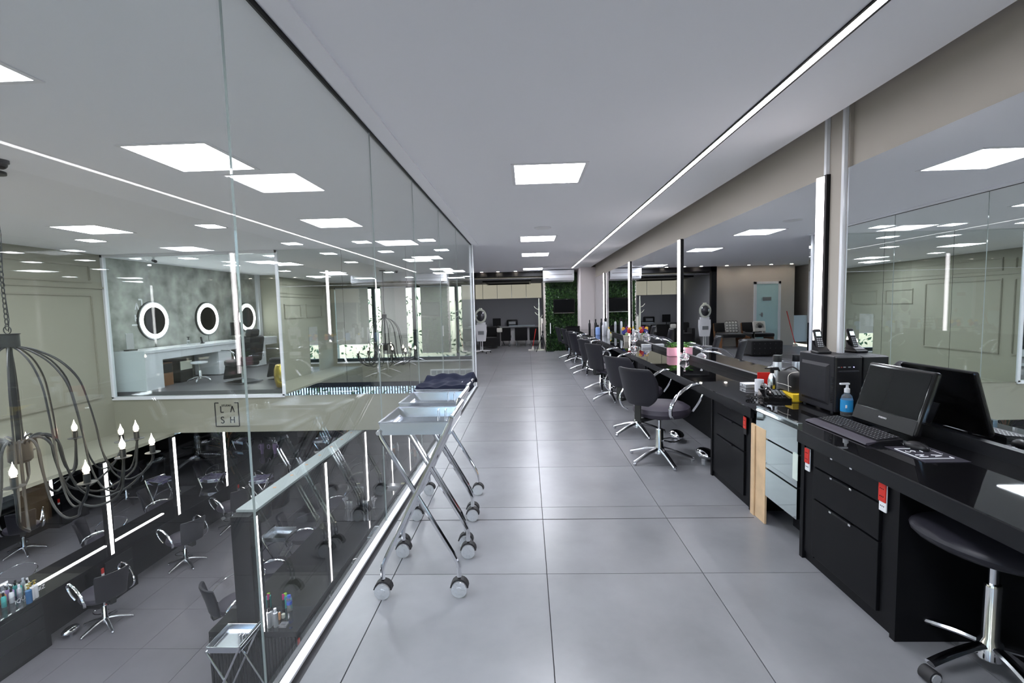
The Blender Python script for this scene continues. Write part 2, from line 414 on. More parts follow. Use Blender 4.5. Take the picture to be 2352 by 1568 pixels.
for k, (a, b, z0) in enumerate(((-8.0, -6.62, .12), (-6.1, -5.02, -.32), (-4.42, -3.2, -.3), (-2.7, -1.4, -.3))):
    bd = thing('roller_blind', ['light grey roller blind ending above the sill beside the left corner', 'light grey roller blind behind the chandelier reflection', 'light grey roller blind with greenery glimpsed both sides', 'light grey roller blind next to the corridor glass'][k], 'blind', ((a+b)/2, YF+.01, 2.46), 0, 'roller blinds on the street windows')
    Bx((-(b-a)/2, -.003, z0-2.46), ((b-a)/2, .003, 0)).build('fabric', 'blind', bd)
    MB().cyl((-(b-a)/2, 0, 0), ((b-a)/2, 0, 0), .025).build('roller', 'aluminium', bd)
    MB().cyl((-(b-a)/2, 0, z0-2.46), ((b-a)/2, 0, z0-2.46), .012).build('bottom_bar', 'aluminium', bd)
lw = srt('window_4', 'lower street window with vertical slat blind')
for k in range(60):
    x = -8.0+k*.115; 
    Bx((x, YF-.06, -2.6), (x+.05, YF-.052, -1.5)).build('slat', 'window_frame', lw)
Bx((-8.05, YF-.2, -1.72), (XG, YF-.1, -1.5)).build('window_frame', 'window_frame', lw)
# hedge and ground outside
def leafmass(name, x0, x1, y0, y1, z0, z1, n, s, m, parent=None, kind='stuff', flat=None):
    vs = []; fs = []
    for i in range(n):
        c = Vector((random.uniform(x0, x1), random.uniform(y0, y1), random.uniform(z0, z1)))
        a = Vector((random.gauss(0, 1), random.gauss(0, 1), random.gauss(0, 1))).normalized()*s*random.uniform(.6, 1.3)
        b = a.orthogonal().normalized()*a.length*.45
        o = len(vs); vs += [c-a, c+b, c+a, c-b]; fs.append((o, o+1, o+2, o+3))
    mb = MB(); mb.add(vs, fs); return mb.build(name, m, parent, kind=kind)
tag(leafmass('street_greenery', -9, 0, -5.6, -4.2, -2.9, 2.2, 1300, .13, 'leaf_out'), 'green shrubs and palms outside the street windows', 'greenery')
struct('ground_outside', Bx((-14, -12, -3.2), (8, YF-.25, -3.0)), 'outside', label='pavement outside the facade')
# grille unit on facade
gu = thing('ventilation_grille', 'long pale slatted ventilation unit under the window sill', 'grille', (-3.2, YF+.06, -1.15), 0)
MB().rbox((-.9, -.06, -.14), (.9, .08, .14), .02).build('housing', 'white_paint', gu)
for k in range(7): Bx((-.84+k*.24, .081, -.09), (-.84+k*.24+.21, .086, .09)).build('slat', 'gutter', gu)

# ---------------------------------------------------------------- far end of the corridor
BEFORE = set(bpy.data.objects)
struct('wall_back', MB().box((.52, YB, 0), (XM+.3, YB+.15, ZC)), 'warm_wall', label='wall behind the plants')
struct('wall_waiting', MB().box((-4.3, YB+.1, 0), (-1.85, YB+.25, ZC)), 'warm_wall', label='warm grey wall of the waiting corner')
struct('trim_8', MB().box((-1.9, YB-.05, ZC-.16), (.62, YB+.1, ZC)).box((-1.9, YB-.05, 0), (-1.74, YB+.1, ZC)), 'laminate_edge', label='black frame around the back room opening')
struct('wall_room_back', MB().box((-2.4, 17.55, 0), (.8, 17.7, 1.87)), 'grey_brick', label='grey painted brick wall of the back room')
mat('glow_blind', (.6, .57, .47), .9, emit=(.8, .76, .6), es=.09)  # slight emission stands in for daylight coming through the blinds
struct('wall_room_back_upper', MB().box((-2.4, 17.56, 1.87), (.8, 17.72, ZC)), 'glow_blind', label='beige blinds band above the grey wall')
struct('wall_room_left', MB().box((-2.45, YB+.25, 0), (-1.9, 17.6, ZC)), 'grey_brick', label='left wall of the back room')
struct('wall_room_right', MB().box((.55, YB+.15, 0), (.7, 17.6, ZC)), 'grey_brick', label='right wall of the back room')
struct('wall_outer', MB().box((-4.8, 18.2, -.3), (2.6, 18.35, ZC)).box((-5.6, 14.5, 0), (-4.75, 18.3, ZC)), 'warm_wall', label='outer wall beyond the waiting corner')
struct('ceiling_room', MB().box((-1.9, YB+.15, 2.46), (.6, 17.6, 2.5)), 'dark_ceiling', label='dark lowered ceiling of the back room')
struct('trim_9', MB().box((-1.4, 14.9, 2.40), (.15, 14.95, 2.45)).box((-1.4, 16.9, 2.40), (.15, 16.95, 2.45)).box((-1.4, 14.95, 2.40), (-1.35, 16.9, 2.45)).box((.1, 14.95, 2.4), (.15, 16.9, 2.45)), 'laminate_edge', label='black rectangular ceiling frame of the back room')
for k in range(4):
    x = -1.63+k*.54
    o = Bx((x-.008, 17.545, 1.87), (x+.008, 17.556, 2.46)).build('trim_%d' % (20+k), 'aluminium'); o['kind'] = 'structure'
col_ = struct('trim_10', MB().box((1.70, 13.2, 0), (XM+.02, YB, ZC)), 'pale_pink_wall', label='pale column beside the plant wall')
# plant wall
pw = thing('plant_wall', 'dense green artificial foliage wall behind the television', 'plant wall', (1.08, YB-.02, 0))
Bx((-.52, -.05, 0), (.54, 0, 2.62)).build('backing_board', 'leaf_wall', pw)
def leaves(x0, x1, z0, z1, n, s, m, dep, name='foliage', kind='stuff'):
    vs = []; fs = []
    for i in range(n):
        c = Vector((random.uniform(x0, x1), -.05-random.random()*dep, random.uniform(z0, z1)))
        a = Vector((random.gauss(0, 1), random.gauss(0, .5), random.gauss(0, 1))).normalized()*s*random.uniform(.5, 1.4)
        b = a.cross(Vector((0, 1, .3))).normalized()*a.length*.35; o = len(vs)
        vs += [c-a, c+b, c+a, c-b]; fs.append((o, o+1, o+2, o+3))
    mb = MB(); mb.add(vs, fs); return mb.build(name, m, pw, kind=kind)
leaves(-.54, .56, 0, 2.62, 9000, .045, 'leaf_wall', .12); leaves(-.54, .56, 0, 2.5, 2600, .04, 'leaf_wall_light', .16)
tv = thing('television', 'black flat television mounted on the green plant wall', 'television', (1.13, YB-.28, 1.50))
MB().rbox((-.36, -.03, -.24), (.36, .03, .24), .012).build('casing', 'black_gloss', tv)
Bx((-.33, -.034, -.19), (.33, -.030, .215)).build('screen', 'screen', tv)
Bx((-.34, -.036, -.235), (.34, -.03, -.222)).build('trim_strip', 'chrome', tv)
MB().box((-.1, .03, -.1), (.1, .2, .1)).build('wall_bracket', 'iron', tv)
ac = thing('air_conditioner', 'white split air conditioner hanging under the ceiling', 'air conditioner', (.96, 13.95, 2.40))
MB().prism([(-.26, .27), (-.26, .02), (-.20, -.06), (.1, -.10), (.2, -.1), (.2, .27)], -.5, .5, 'x').build('casing', 'white_gloss', ac)
Bx((-.44, -.265, .12), (.44, -.26, .13)).build('air_gap', 'black_plastic', ac)
Bx((-.43, -.255, .0), (-.33, -.25, .02)).build('sensor', 'black_plastic', ac)
def push_far():
    for o in list(bpy.data.objects):
        if o in BEFORE or o.parent: continue
        o.location.y += 1.45; o.location.x *= 1.1
        if o.type == 'MESH' and abs(o.location.x) < 1e-6: o.scale.x = 1.1 if o.name != 'trim_10' else 1.0
push_far()
# downlights
def panel(x, y, s, label, grp, z=ZC, m='panel_light', name='ceiling_panel_light', fr_=.03):
    t = thing(name, label, 'ceiling light', (x, y, z), 0, grp); h = s/2; f = h+fr_
    MB().box((-f, -f, -.006), (f, -h, .0)).box((-f, h, -.006), (f, f, 0)).box((-f, -h, -.006), (-h, h, 0)).box((h, -h, -.006), (f, h, 0)).build('frame', 'white_paint', t)
    Bx((-h, -h, -.004), (h, h, -.001)).build('diffuser', m, t); return t
for y, l in ((4.3, 'nearest square light panel over the corridor'), (8.27, 'second square light panel over the corridor'), (10.75, 'third square light panel over the corridor'), (14.75, 'farthest square light panel over the corridor, before the air conditioner')):
    panel(.22, y, .6, l, 'square light panels over the corridor')
panel(.22, .6, .6, 'square light panel over the corridor behind the picture edge', 'square light panels over the corridor')
for x, y, l in ((-2.75, 2.03, 'square light panel at the left picture edge, cut by the frame'), (-2.53, 3.55, 'large square light panel over the void nearest the camera glass'), (-2.6, 6.27, 'second large square light panel over the void, near the glass wall'),
                (-5.9, 6.22, 'large square light panel over the void near the left wall'), (-5.9, 3.4, 'square light panel over the void above the chandelier'), (-5.9, .6, 'square light panel over the void near the street windows'), (-2.7, -.4, 'added fill light panel over the void above the street windows by the glass'), (-7.0, 2.0, 'added fill light panel over the void close to the left wall')):  # last two panels are added as fill to brighten the void
    panel(x, y, .6, l, 'square light panels over the void')
for k, (x, y) in enumerate(((-6.76, 7.07), (-4.26, 6.23), (-4.05, 8.0), (-2.84, 8.05), (-1.7, 8.05), (-4.3, 3.0), (-6.9, 4.4), (-4.3, .5), (-7.2, 1.6), (-2.2, .2))):
    panel(x, y, .26, 'small square recessed spot over the void, %s' % ['above the left wall panel', 'midway across the ceiling', 'beside the end mirror, left of three', 'beside the end mirror, middle of three', 'beside the end mirror nearest the glass', 'above the chandelier', 'near the left wall', 'near the street windows, middle', 'near the street windows, left', 'near the street windows by the glass'][k], 'small square spots over the void', m='spot_light', name='ceiling_spot', fr_=.012)
for k, (x, y) in enumerate(((-7.1, 9.6), (-7.2, 11.2), (-5.3, 9.6), (-6.3, 12.4), (-5.4, 11.6))):
    panel(x, y, .26, 'small square recessed spot inside the studio, %s' % ['front left', 'above the middle ring mirror', 'front right', 'at the back', 'right of centre'][k], 'small square spots in the studio', m='spot_light', name='ceiling_spot', fr_=.012)
for k, x in enumerate((-1.35, -.85, -.32, -2.1, -2.75, -3.4, -4.0)):
    t = thing('ceiling_downlight', 'small warm round downlight before the %s' % ['black frame, left', 'black frame, middle', 'black frame, right', 'waiting wall, first', 'waiting wall, second', 'waiting wall, over the door', 'waiting wall, last'][k], 'ceiling light', (x*1.1, 15.5, ZC), 0, 'warm downlights at the far end')
    MB().lathe([(.045, -.002), (.045, -.006)], 16).build('lens', 'warm_spot', t); MB().lathe([(.06, 0), (.06, -.005), (.046, -.006)], 16).build('rim', 'white_paint', t)
sp = thing('ceiling_speaker', 'round white ceiling speaker between two light panels', 'speaker', (.27, 7.16, ZC))
MB().lathe([(.13, 0), (.13, -.008), (.11, -.012), (.0001, -.012)], 28).build('grille', 'white_paint', sp)
# LED line in ceiling
ll = thing('led_line', 'long recessed linear light along the ceiling above the counter', 'linear light', (1.455, 5.5, ZC))
Bx((-.022, -7.0, -.006), (.022, 9.25, -.001)).build('diffuser', 'led', ll)
MB().box((-.034, -7, -.008), (-.022, 9.25, 0)).box((.022, -7, -.008), (.034, 9.25, 0)).build('channel', 'laminate', ll)

# ---------------------------------------------------------------- right counter run
XF = 1.58
struct('wall_lower_back', Bx((-8.2, 14, ZL), (2.2, 14.2, -.3)), 'laminate', label='dark back wall of the lower level')
struct('wall_lower_right', Bx((2.0, YF, ZL), (2.2, 14, -.3)), 'beige', label='right wall of the lower level')
ct = thing('worktop', 'continuous black glass worktop running the length of the mirror wall', 'worktop', (0, 0, ZT))
Bx((1.55, YF, -.006), (XM, 14.6, 0)).build('glass_top', 'black_glass', ct)
MB().box((1.55, YF, -.075), (1.575, 2.68, -.0062)).box((1.575, YF, -.04), (XM, 14.6, -.0062)).box((1.55, 3.24, -.075), (1.575, 14.6, -.0062)).build('apron', 'laminate_edge', ct)
MB().box((XM-.035, YF, .0), (XM+.0, 14.6, .062)).build('upstand', 'laminate_edge', ct)
struct('kneeback', Bx((2.0, YF, 0), (2.14, 14.6, ZT-.04)), 'laminate', label='black knee space back panel under the worktop')
def mirror_station(x, y0, y1, z0, z1, label, grp, side=-1):
    m = thing('wall_mirror', label, 'mirror', (x, (y0+y1)/2, z0), 0, grp)
    h = (y1-y0)/2; a, b = (-.012, 0) if side < 0 else (0, .012)
    Bx((a, -h, 0), (b, h, z1-z0)).build('mirror_sheet', 'mirror', m)
    return m
names = ['nearest mirror behind the computer screen and tower', 'mirror behind the pink planter and telephone', 'mirror behind the flower pot and glass jar', 'mirror behind the cluster of bottles', 'last mirror beside the pale column']
for (a, b), l in zip(((YF, 3.19), (3.46, 6.47), (6.53, 9.58), (9.64, 12.7), (12.76, 14.6)), names):
    mirror_station(XM, a, b, ZT+.063, 2.365, 'frameless '+l, 'corridor wall mirrors')
for y, l in zip((3.43, 6.5, 9.61, 12.73), ('beside the beige pilaster and computer tower', 'behind the pink planter', 'behind the flower pot', 'at the far bottles')):
    p = thing('light_post', 'black post with a vertical light tube '+l, 'light post', (XM-.012, y, ZT+.0), 0, 'lit posts between the corridor mirrors')
    Bx((-.02, -.055, 0), (.012, .055, 2.375-ZT)).build('post', 'laminate', p)
    MB().prism([(-.0205, -.035), (-.0205, .035), (-.0385, .03), (-.0225, -.035)], .001, 2.37-ZT).build('tube_profile', 'laminate', p)
    MB().prism([(-.0228, -.0355), (-.0232, -.0355), (-.0395, .0295), (-.0390, .0295)], .003, 2.368-ZT).build('light_tube', 'tube', p)
struct('pilaster', Bx((XM-.005, 3.19, ZT), (XM+.02, 3.46, ZC+.16)), 'beige_light', label='narrow beige strip between two mirrors')
for y, l in ((3.215, 'right'), (3.40, 'left')):
    c = Bx((XM-.03, y-.012, ZT+.06), (XM-.006, y+.012, ZC+.1)).build('cable_duct', 'white_gloss')
    tag(c, 'thin white cable duct running up the beige strip, %s one' % l, 'cable duct')

def outlet(parent, y, z, x=XF-.004, w_=.042, h=.13, white=True):
    MB().rbox((x-.008, y-w_/2, z-h/2), (x, y+w_/2, z+h/2), .003).build('outlet_backplate', 'black_plastic' if not white else 'white_plate', parent)
    MB().rbox((x-.012, y-w_/2, z-.02), (x-.006, y+w_/2, z+h/2), .002).build('red_outlet', 'red_plate', parent)
    for k in range(2):
        for d in (-.009, 0, .009):
            MB().cyl((x-.0135, y+d, z+.005+k*.035), (x-.0118, y+d, z+.005+k*.035), .0025, n=6).build('socket_hole', 'black_plastic', parent)
    if white:
        for d in (-.009, 0, .009): MB().cyl((x-.0095, y+d, z-.04), (x-.0078, y+d, z-.04), .0025, n=6).build('socket_hole', 'black_plastic', parent)
def drawer_cabinet(y0, y1, label, chromeends=True, zsp=((.74, .585), (.575, .405), (.395, .07)), d0=.12, d1=.10):
    # y0 near, y1 far
    t = thing('drawer_cabinet', label, 'cabinet', (0, 0, 0))
    MB().box((XF+.014, y0+.03, .0), (1.99, y1-.03, ZT-.045)).box((XF-.004, y0, 0), (1.99, y0+.03, ZT-.078)).box((XF-.004, y1-.03, 0), (1.99, y1, ZT-.078)) \
        .box((XF+.004, y0+.03, .05), (XF+.014, y0+.03+d1-.03, ZT-.078)).box((XF+.004, y1-d0, .05), (XF+.014, y1-.03, ZT-.078)).build('carcass', 'laminate', t)
    a, b = y0+d1, y1-d0
    for zt, zb in zsp:
        zt = min(zt, ZT-.08)
        d = MB().rbox((XF-.01, a+.004, zb), (XF+.013, b-.004, zt), .002).build('drawer', 'laminate', t)
        h = MB().rbox((XF-.024, (a+b)/2-.075, zt-.004), (XF-.009, (a+b)/2+.075, zt+.004), .002).build('handle', 'laminate_edge', d)
        if chromeends:
            for s in (-1, 1): MB().rbox((XF-.026, (a+b)/2+s*.072-.008, zt-.006), (XF-.008, (a+b)/2+s*.072+.008, zt+.005), .002).build('chrome_clip', 'chrome', d)
    return t
c1 = drawer_cabinet(1.97, 2.68, 'black three drawer cabinet under the keyboard with two red outlets')
outlet(c1, 2.61, .60); outlet(c1, 2.055, .615)
c2 = drawer_cabinet(3.27, 4.0, 'black three drawer cabinet beyond the mirrored drawers, one red outlet', False)
outlet(c2, 3.36, .60, white=False)
for k, y in enumerate((6.1, 9.0)):
    drawer_cabinet(y, y+.65, 'black drawer cabinet in the chair row, %s' % ['nearer one behind the chairs', 'farther one'][k], False)
# mirrored drawer unit
mc = thing('mirrored_drawer_unit', 'narrow drawer unit with three mirror fronts between black cabinets', 'cabinet', (0, 0, 0))
MB().box((1.60, 2.70, .19), (1.99, 3.22, ZT-.045)).box((1.75, 2.72, 0), (1.98, 3.05, .19)).build('carcass', 'black_plastic', mc)
for zt, zb in ((.783, .592), (.583, .395), (.386, .20)):
    MB().rbox((1.572, 2.712, zb), (1.60, 3.205, zt), .002).build('drawer', 'mirror_front', mc)
MB().rbox((1.566, 2.70, .44), (1.571, 2.75, .60), .002).build('tape', 'tape', mc)
bd = thing('wooden_board', 'tall bare wooden board leaning beside the mirrored drawers', 'board', (1.60, 3.20, 0))
MB().rbox((-.03, -.13, .0), (-.015, .07, .645), .002).build('plank', 'wood', bd); MB().rbox((-.04, .0, .0), (-.0305, .05, .64), .002).build('edge_strip', 'wood', bd)

# ---------------------------------------------------------------- salon chairs
def star_base(t, n=5, R=.31, hub=.035, m='cast', rot=0., top=.42, sleeve=.3, sm='chrome'):
    for k in range(n):
        a = rot+2*PI*k/n; c, s = math.cos(a), math.sin(a)
        pts = spline([(c*.02, s*.02, .115), (c*.12, s*.12, .095), (c*.22, s*.22, .06), (c*R, s*R, .028)], 4)
        rs = [(.020-.008*i/len(pts), .027-.007*i/len(pts)) for i in range(len(pts))]
        l = MB().tube(pts, .02, 8, rs=rs, flat=(0, 0, 1)).build('base_leg', m, t)
        MB().lathe([(.012, 0), (.017, .004), (.017, .02), (.012, .026)], 10, (c*R*.985, s*R*.985, 0)).build('foot', m, l)
    MB().lathe([(.05, .07), (.048, .12), (hub, .14), (hub, sleeve), (hub-.004, sleeve+.008)], 18).build('column', sm, t)
    MB().lathe([(.014, sleeve), (.014, top)], 12).build('piston', 'chrome', t)
def chair(label, grp, style='round'):
    t = thing('salon_chair', label, 'chair', (0, 0, 0), 0, grp)
    star_base(t, rot=.5)
    # footrest lever ring
    MB().tube(spline([(.0, .045, .20), (.12, .07, .17), (.24, .05, .16), (.25, -.05, .16), (.12, -.07, .17), (0, -.045, .20)], 5), .008, 6).build('pump_lever', 'chrome', t)
    MB().rbox((-.1, -.09, .415), (.12, .09, .44), .008).build('seat_plate', 'black_plastic', t)
    # seat: rounded cushion
    def seatp(k=1):
        prof = [(.0001, .435), (.20, .435), (.255, .45), (.275, .485), (.265, .525), (.22, .552), (.12, .562), (.0001, .562)]
        return prof
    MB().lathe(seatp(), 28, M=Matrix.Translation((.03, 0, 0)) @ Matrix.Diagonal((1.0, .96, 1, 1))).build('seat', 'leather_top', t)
    # backrest shell, curved around the sitter (faces +X)
    Zb, Zt = (.57, .935) if style == 'round' else (.50, .93)
    def shell(off):
        def fn(u, v):
            z = Zb+(Zt-Zb)*v
            if style == 'round': wd = .60*math.sqrt(max(.0, 1-((v-.58)/.62)**2))**.8+.02
            else: wd = .50+.10*v
            ang = (u-.5)*wd/.34; ang = (u-.5)*wd*2.55
            r = .30+off
            lean = -.10*v**1.3
            return Vector((-.02-r*math.cos(ang)*1.0+lean+.02, r*math.sin(ang)*.98, z+(.0 if style == 'round' else -.02*abs(u-.5))))
        return fn
    nu, nv = 15, 9
    fo, fi = shell(.028), shell(-.022); mb = MB(); vs = []; fs = []
    for j in range(nv):
        for i in range(nu): vs.append(fo(i/(nu-1), j/(nv-1)))
    for j in range(nv):
        for i in range(nu): vs.append(fi(.04+.92*i/(nu-1), .03+.94*j/(nv-1)))
    K = nu*nv
    for j in range(nv-1):
        for i in range(nu-1):
            a = j*nu+i; fs.append((a, a+nu, a+nu+1, a+1)); fs.append((K+a, K+a+1, K+a+nu+1, K+a+nu))
    for i in range(nu-1):
        fs.append((i, i+1, K+i+1, K+i)); a = (nv-1)*nu+i; fs.append((a+1, a, K+a, K+a+1))
    for j in range(nv-1):
        a = j*nu; fs.append((a+nu, a, K+a, K+a+nu)); a = j*nu+nu-1; fs.append((a, a+nu, K+a+nu, K+a))
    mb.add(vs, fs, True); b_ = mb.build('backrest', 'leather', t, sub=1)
    MB().box((-.31, -.035, .44), (-.30, .035, .64)).box((-.30, -.035, .42), (-.05, .035, .435)).build('back_bracket', 'iron', t)
    for s in (-1, 1):
        pts = spline([(-.15, s*.265, .47), (-.21, s*.285, .52), (-.22, s*.30, .60), (-.14, s*.31, .69), (.0, s*.315, .75), (.14, s*.315, .76), (.235, s*.31, .72), (.245, s*.30, .66), (.19, s*.285, .57), (.14, s*.262, .50)], 5)
        MB().tube(pts, .012, 8, rs=[(.008, .017)]*len(pts), flat=(0, 0, 1)).build('armrest', 'chrome', t)
    return t
G1 = 'black salon chairs along the corridor counter'
proto = chair('nearest black salon chair with round back and looping chrome arms', G1)
RZ = .62
def floorpt(px, py, z=0): return at(px, py, z=z)
ups = [((1515, 1056), RZ, ''), ((1464, 993), RZ+.02, 'second black salon chair from the camera, seat turned to the counter'), ((1413, 917), .5, 'third black salon chair from the camera, by the glass jar'),
       ((1392, 893), .35, 'fourth black salon chair from the camera, beside the pale box'), ((1356, 858), .3, 'fifth black salon chair from the camera, in the middle of the row'),
       ((1345, 848), .25, 'sixth black salon chair from the camera'), ((1326, 831), .2, 'seventh black salon chair from the camera'), ((1309, 823), .1, 'last black salon chair, next to the plant wall')]
proto_sq = chair('', G1, 'square')
for k, (p, rz, l) in enumerate(ups):
    q = floorpt(*p); q = (max(1.2, min(1.3, q.x)), q.y, 0)
    if k == 0: proto.location = q; proto.rotation_euler.z = rz
    elif k == 2: proto_sq.location = q; proto_sq.rotation_euler.z = rz; proto_sq['label'] = l
    else: dup(proto if k in (1,) else proto_sq, q, rz, l, G1)

# stool at the near counter
st = thing('rolling_stool', 'black saddle stool on chrome column in the knee space', 'stool', (1.81, 1.80, 0))
for k in range(5):
    a = 2.05+2*PI*k/5; c, s = math.cos(a), math.sin(a); R_ = .27
    pts = spline([(c*.02, s*.02, .12), (c*.1, s*.1, .115), (c*.2, s*.2, .095), (c*R_, s*R_, .075)], 4)
    l = MB().tube(pts, .02, 8, rs=[(.013, .02)]*len(pts), flat=(0, 0, 1)).build('base_leg', 'chrome', st)
    MB().cyl((c*R_-s*.024, s*R_+c*.024, .028), (c*R_+s*.024, s*R_-c*.024, .028), .028, n=16).build('caster', 'rubber', l)
    for g in (-1, 1): MB().cyl((c*R_-g*s*.024, s*R_+g*c*.024, .028), (c*R_-g*s*.028, s*R_+g*c*.028, .028), .02, n=14).build('caster_cap', 'caster_clear', l)
MB().lathe([(.045, .07), (.04, .13), (.028, .15), (.028, .36), (.025, .37)], 20).build('column', 'chrome', st)
MB().lathe([(.016, .36), (.016, .49)], 14).build('piston', 'chrome', st)
MB().rbox((-.09, -.06, .48), (.09, .06, .50), .005).build('seat_plate', 'grey_metal', st)
def seatfn(off):
    def fn(u, v):
        a = 2*PI*u; r = .27*max(0, math.sin(v*PI))**.55; z = -math.cos(v*PI)*.052
        x = r*math.cos(a); y = r*math.sin(a)*.9
        return Vector((x, y, .545+z+.35*x*x))
    return fn
MB().grid(seatfn(0), 29, 13).build('seat', 'leather', st)

# ---------------------------------------------------------------- trolleys
def trolley(label, grp, loc, rz=0, towel=None, items=False):
    t = thing('salon_trolley', label, 'trolley', loc, rz, grp)
    W, L, H = .19, .19, .93
    for nm, s in (('a', 1), ('b', -1)):
        # U tube: two crossing legs joined by a rail along Y
        top = s*W; bot = -s*(W+.01); hr = H+(.02 if s > 0 else -.055)
        for e in (-1, 1):
            y = e*(L+(.012 if s > 0 else -.004))
            pts = [(top, y-e*.0, hr), (top-s*.01, y, hr-.03), (bot+s*.035, y, .235), (bot+s*.008, y, .18), (bot, y, .15), (bot, y, .10)]
            lg = MB().tube(pts, .0125, 10).build('leg', 'chrome', t)
            MB().tube([(bot, y, .105), (bot, y, .075)], .008, 6).build('caster_stem', 'black_plastic', lg)
            MB().prism([(-.05, .045)]+[(.047*math.cos(a), .045+.047*math.sin(a)) for a in [PI*.9-k*PI*.9/8 for k in range(9)]]+[(.02, .04)], y-.014, y+.026, 'y', Matrix.Translation((bot, 0, 0))).build('caster_hood', 'rubber', lg)
            MB().cyl((bot, y-.028, .041), (bot, y-.012, .041), .041, n=20).build('caster_wheel', 'caster_clear', lg)
            MB().cyl((bot, y-.031, .041), (bot, y-.028, .041), .016, n=10).build('caster_hub', 'caster_clear', lg)
        MB().tube([(top, -L-.012, hr), (top, L+.012, hr)], .0125, 10).build('rail', 'chrome', t)
    MB().tube([(0, -L-.02, .55), (0, -L+.02, .55)], .006, 6).build('pivot', 'chrome', t)
    # tray
    z0 = H-.065; z1 = H-.005; a, b = -W+.0, W-.0; c = L-.005; th = .0025
    MB().box((a+.008, -c+.008, z0), (b-.008, c-.008, z0+th)).add(
        [(a, -c, z1), (b, -c, z1), (b, c, z1), (a, c, z1), (a+.012, -c+.012, z0), (b-.012, -c+.012, z0), (b-.012, c-.012, z0), (a+.012, c-.012, z0)],
        [(0, 1, 5, 4), (1, 2, 6, 5), (2, 3, 7, 6), (3, 0, 4, 7)]).build('tray', 'steel', t, solid=.002)
    MB().tube([(a, -c, z1), (b, -c, z1), (b, c, z1), (a, c, z1)], .0045, 6, closed=True).build('tray_rim', 'steel', t)
    MB().box((a+.006, -c-.0035, z0-.005), (b-.006, -c-.001, z1-.002)).build('front_lip', 'steel', t)
    if items:
        for x_ in (.09, .13): MB().tube([(x_, -.05, z0), (x_, -.05, z1+.03), (x_, .0, z1+.03), (x_, .0, z0)], .0025, 6).build('tool_hook', 'chrome', t)
    return t
GT = 'chrome folding salon trolleys beside the glass wall'
tp = trolley('nearest chrome salon trolley with an empty steel tray, by the glass wall', GT, (-.585, 2.50, 0), items=True)
t2 = dup(tp, (-.615, 2.985, 0), 0, 'middle chrome salon trolley with an empty steel tray, by the glass wall')
t3 = dup(tp, (-.625, 3.44, 0), 0, 'farthest chrome salon trolley by the glass wall, covered with navy towel')
def towel(label, loc, sx, sy, m, seed, hang=.02):
    rnd = random.Random(seed); ph = [rnd.uniform(0, 6) for _ in range(6)]
    def fn(u, v):
        x = (u-.5)*sx; y = (v-.5)*sy; e = max(abs(u-.5), abs(v-.5))*2
        z = .007*math.sin(9*u+ph[0]+3*v)+.006*math.sin(14*v+ph[1])+.005*math.sin(23*u-9*v+ph[2])+.02
        if u > .8: z += .02*math.sin((u-.8)/.2*PI*.5)
        if v > .75: z += .035*math.sin((v-.75)/.25*PI)
        return Vector((x+.01*math.sin(11*v+ph[3]), y+.012*math.sin(8*u+ph[4]), z+hang-(.05*(e-.9)/.1 if e > .9 else 0)))
    o = MB().grid(fn, 40, 34).build('towel', m, solid=.008); o.location = loc
    return tag(o, label, 'towel')
towel('crumpled navy towel lying on the farthest trolley tray', (-.62, 3.46, .905), .40, .40, 'navy', 3, .02)

# ---------------------------------------------------------------- things on the near counter
pc = thing('computer_tower', 'black computer tower case standing on the worktop', 'computer', (2.055, 3.21, ZT), 0)
# side panel faces -X (towards the aisle), front with ports faces -Y
hx, hy, ph_ = .085, .19, .375
MB().rbox((-hx, -hy, .01), (hx, hy, ph_), .008).build('case', 'tower_metal', pc)
sp_ = MB(); 
sp_.add([(-hx-.001, -.15, .05), (-hx-.001, .15, .05), (-hx-.001, .15, .32), (-hx-.001, -.15, .32), (-hx-.014, -.13, .07), (-hx-.014, .13, .07), (-hx-.014, .13, .30), (-hx-.014, -.13, .30)], [(0,1,5,4),(1,2,6,5),(2,3,7,6),(3,0,4,7),(4,5,6,7)])
sp_.build('side_panel', 'tower_metal', pc)
MB().rbox((-hx+.004, -hy-.018, .012), (hx-.004, -hy+.002, ph_-.004), .006).build('front_bezel', 'black_plastic', pc)
for k in range(16): MB().box((-hx-.002, -hy+.004, .07+k*.011), (-hx+.001, -hy+.024, .075+k*.011)).build('vent_slot', 'black_gloss', pc)
for x_ in (-.065, -.03, -.0): MB().rbox((x_-.008, -hy-.02, .303), (x_+.008, -hy-.017, .309), .001).build('usb_port', 'grey_metal', pc)
MB().cyl((-.048, -hy-.02, .306), (-.048, -hy-.016, .306), .003, n=8).build('audio_jack', 'letter_red', pc)
MB().cyl((.028, -hy-.02, .306), (.028, -hy-.016, .306), .0025, n=8).build('power_light', 'blue_led', pc)
MB().rbox((-.07, -hy-.022, .27), (.06, -hy-.014, .284), .003).build('bezel_bar', 'tower_metal', pc)
for sx in (-1, 1):
    for sy in (-1, 1): MB().cyl((sx*.06, sy*.15, 0), (sx*.06, sy*.15, .012), .012, n=10).build('foot', 'rubber', pc)
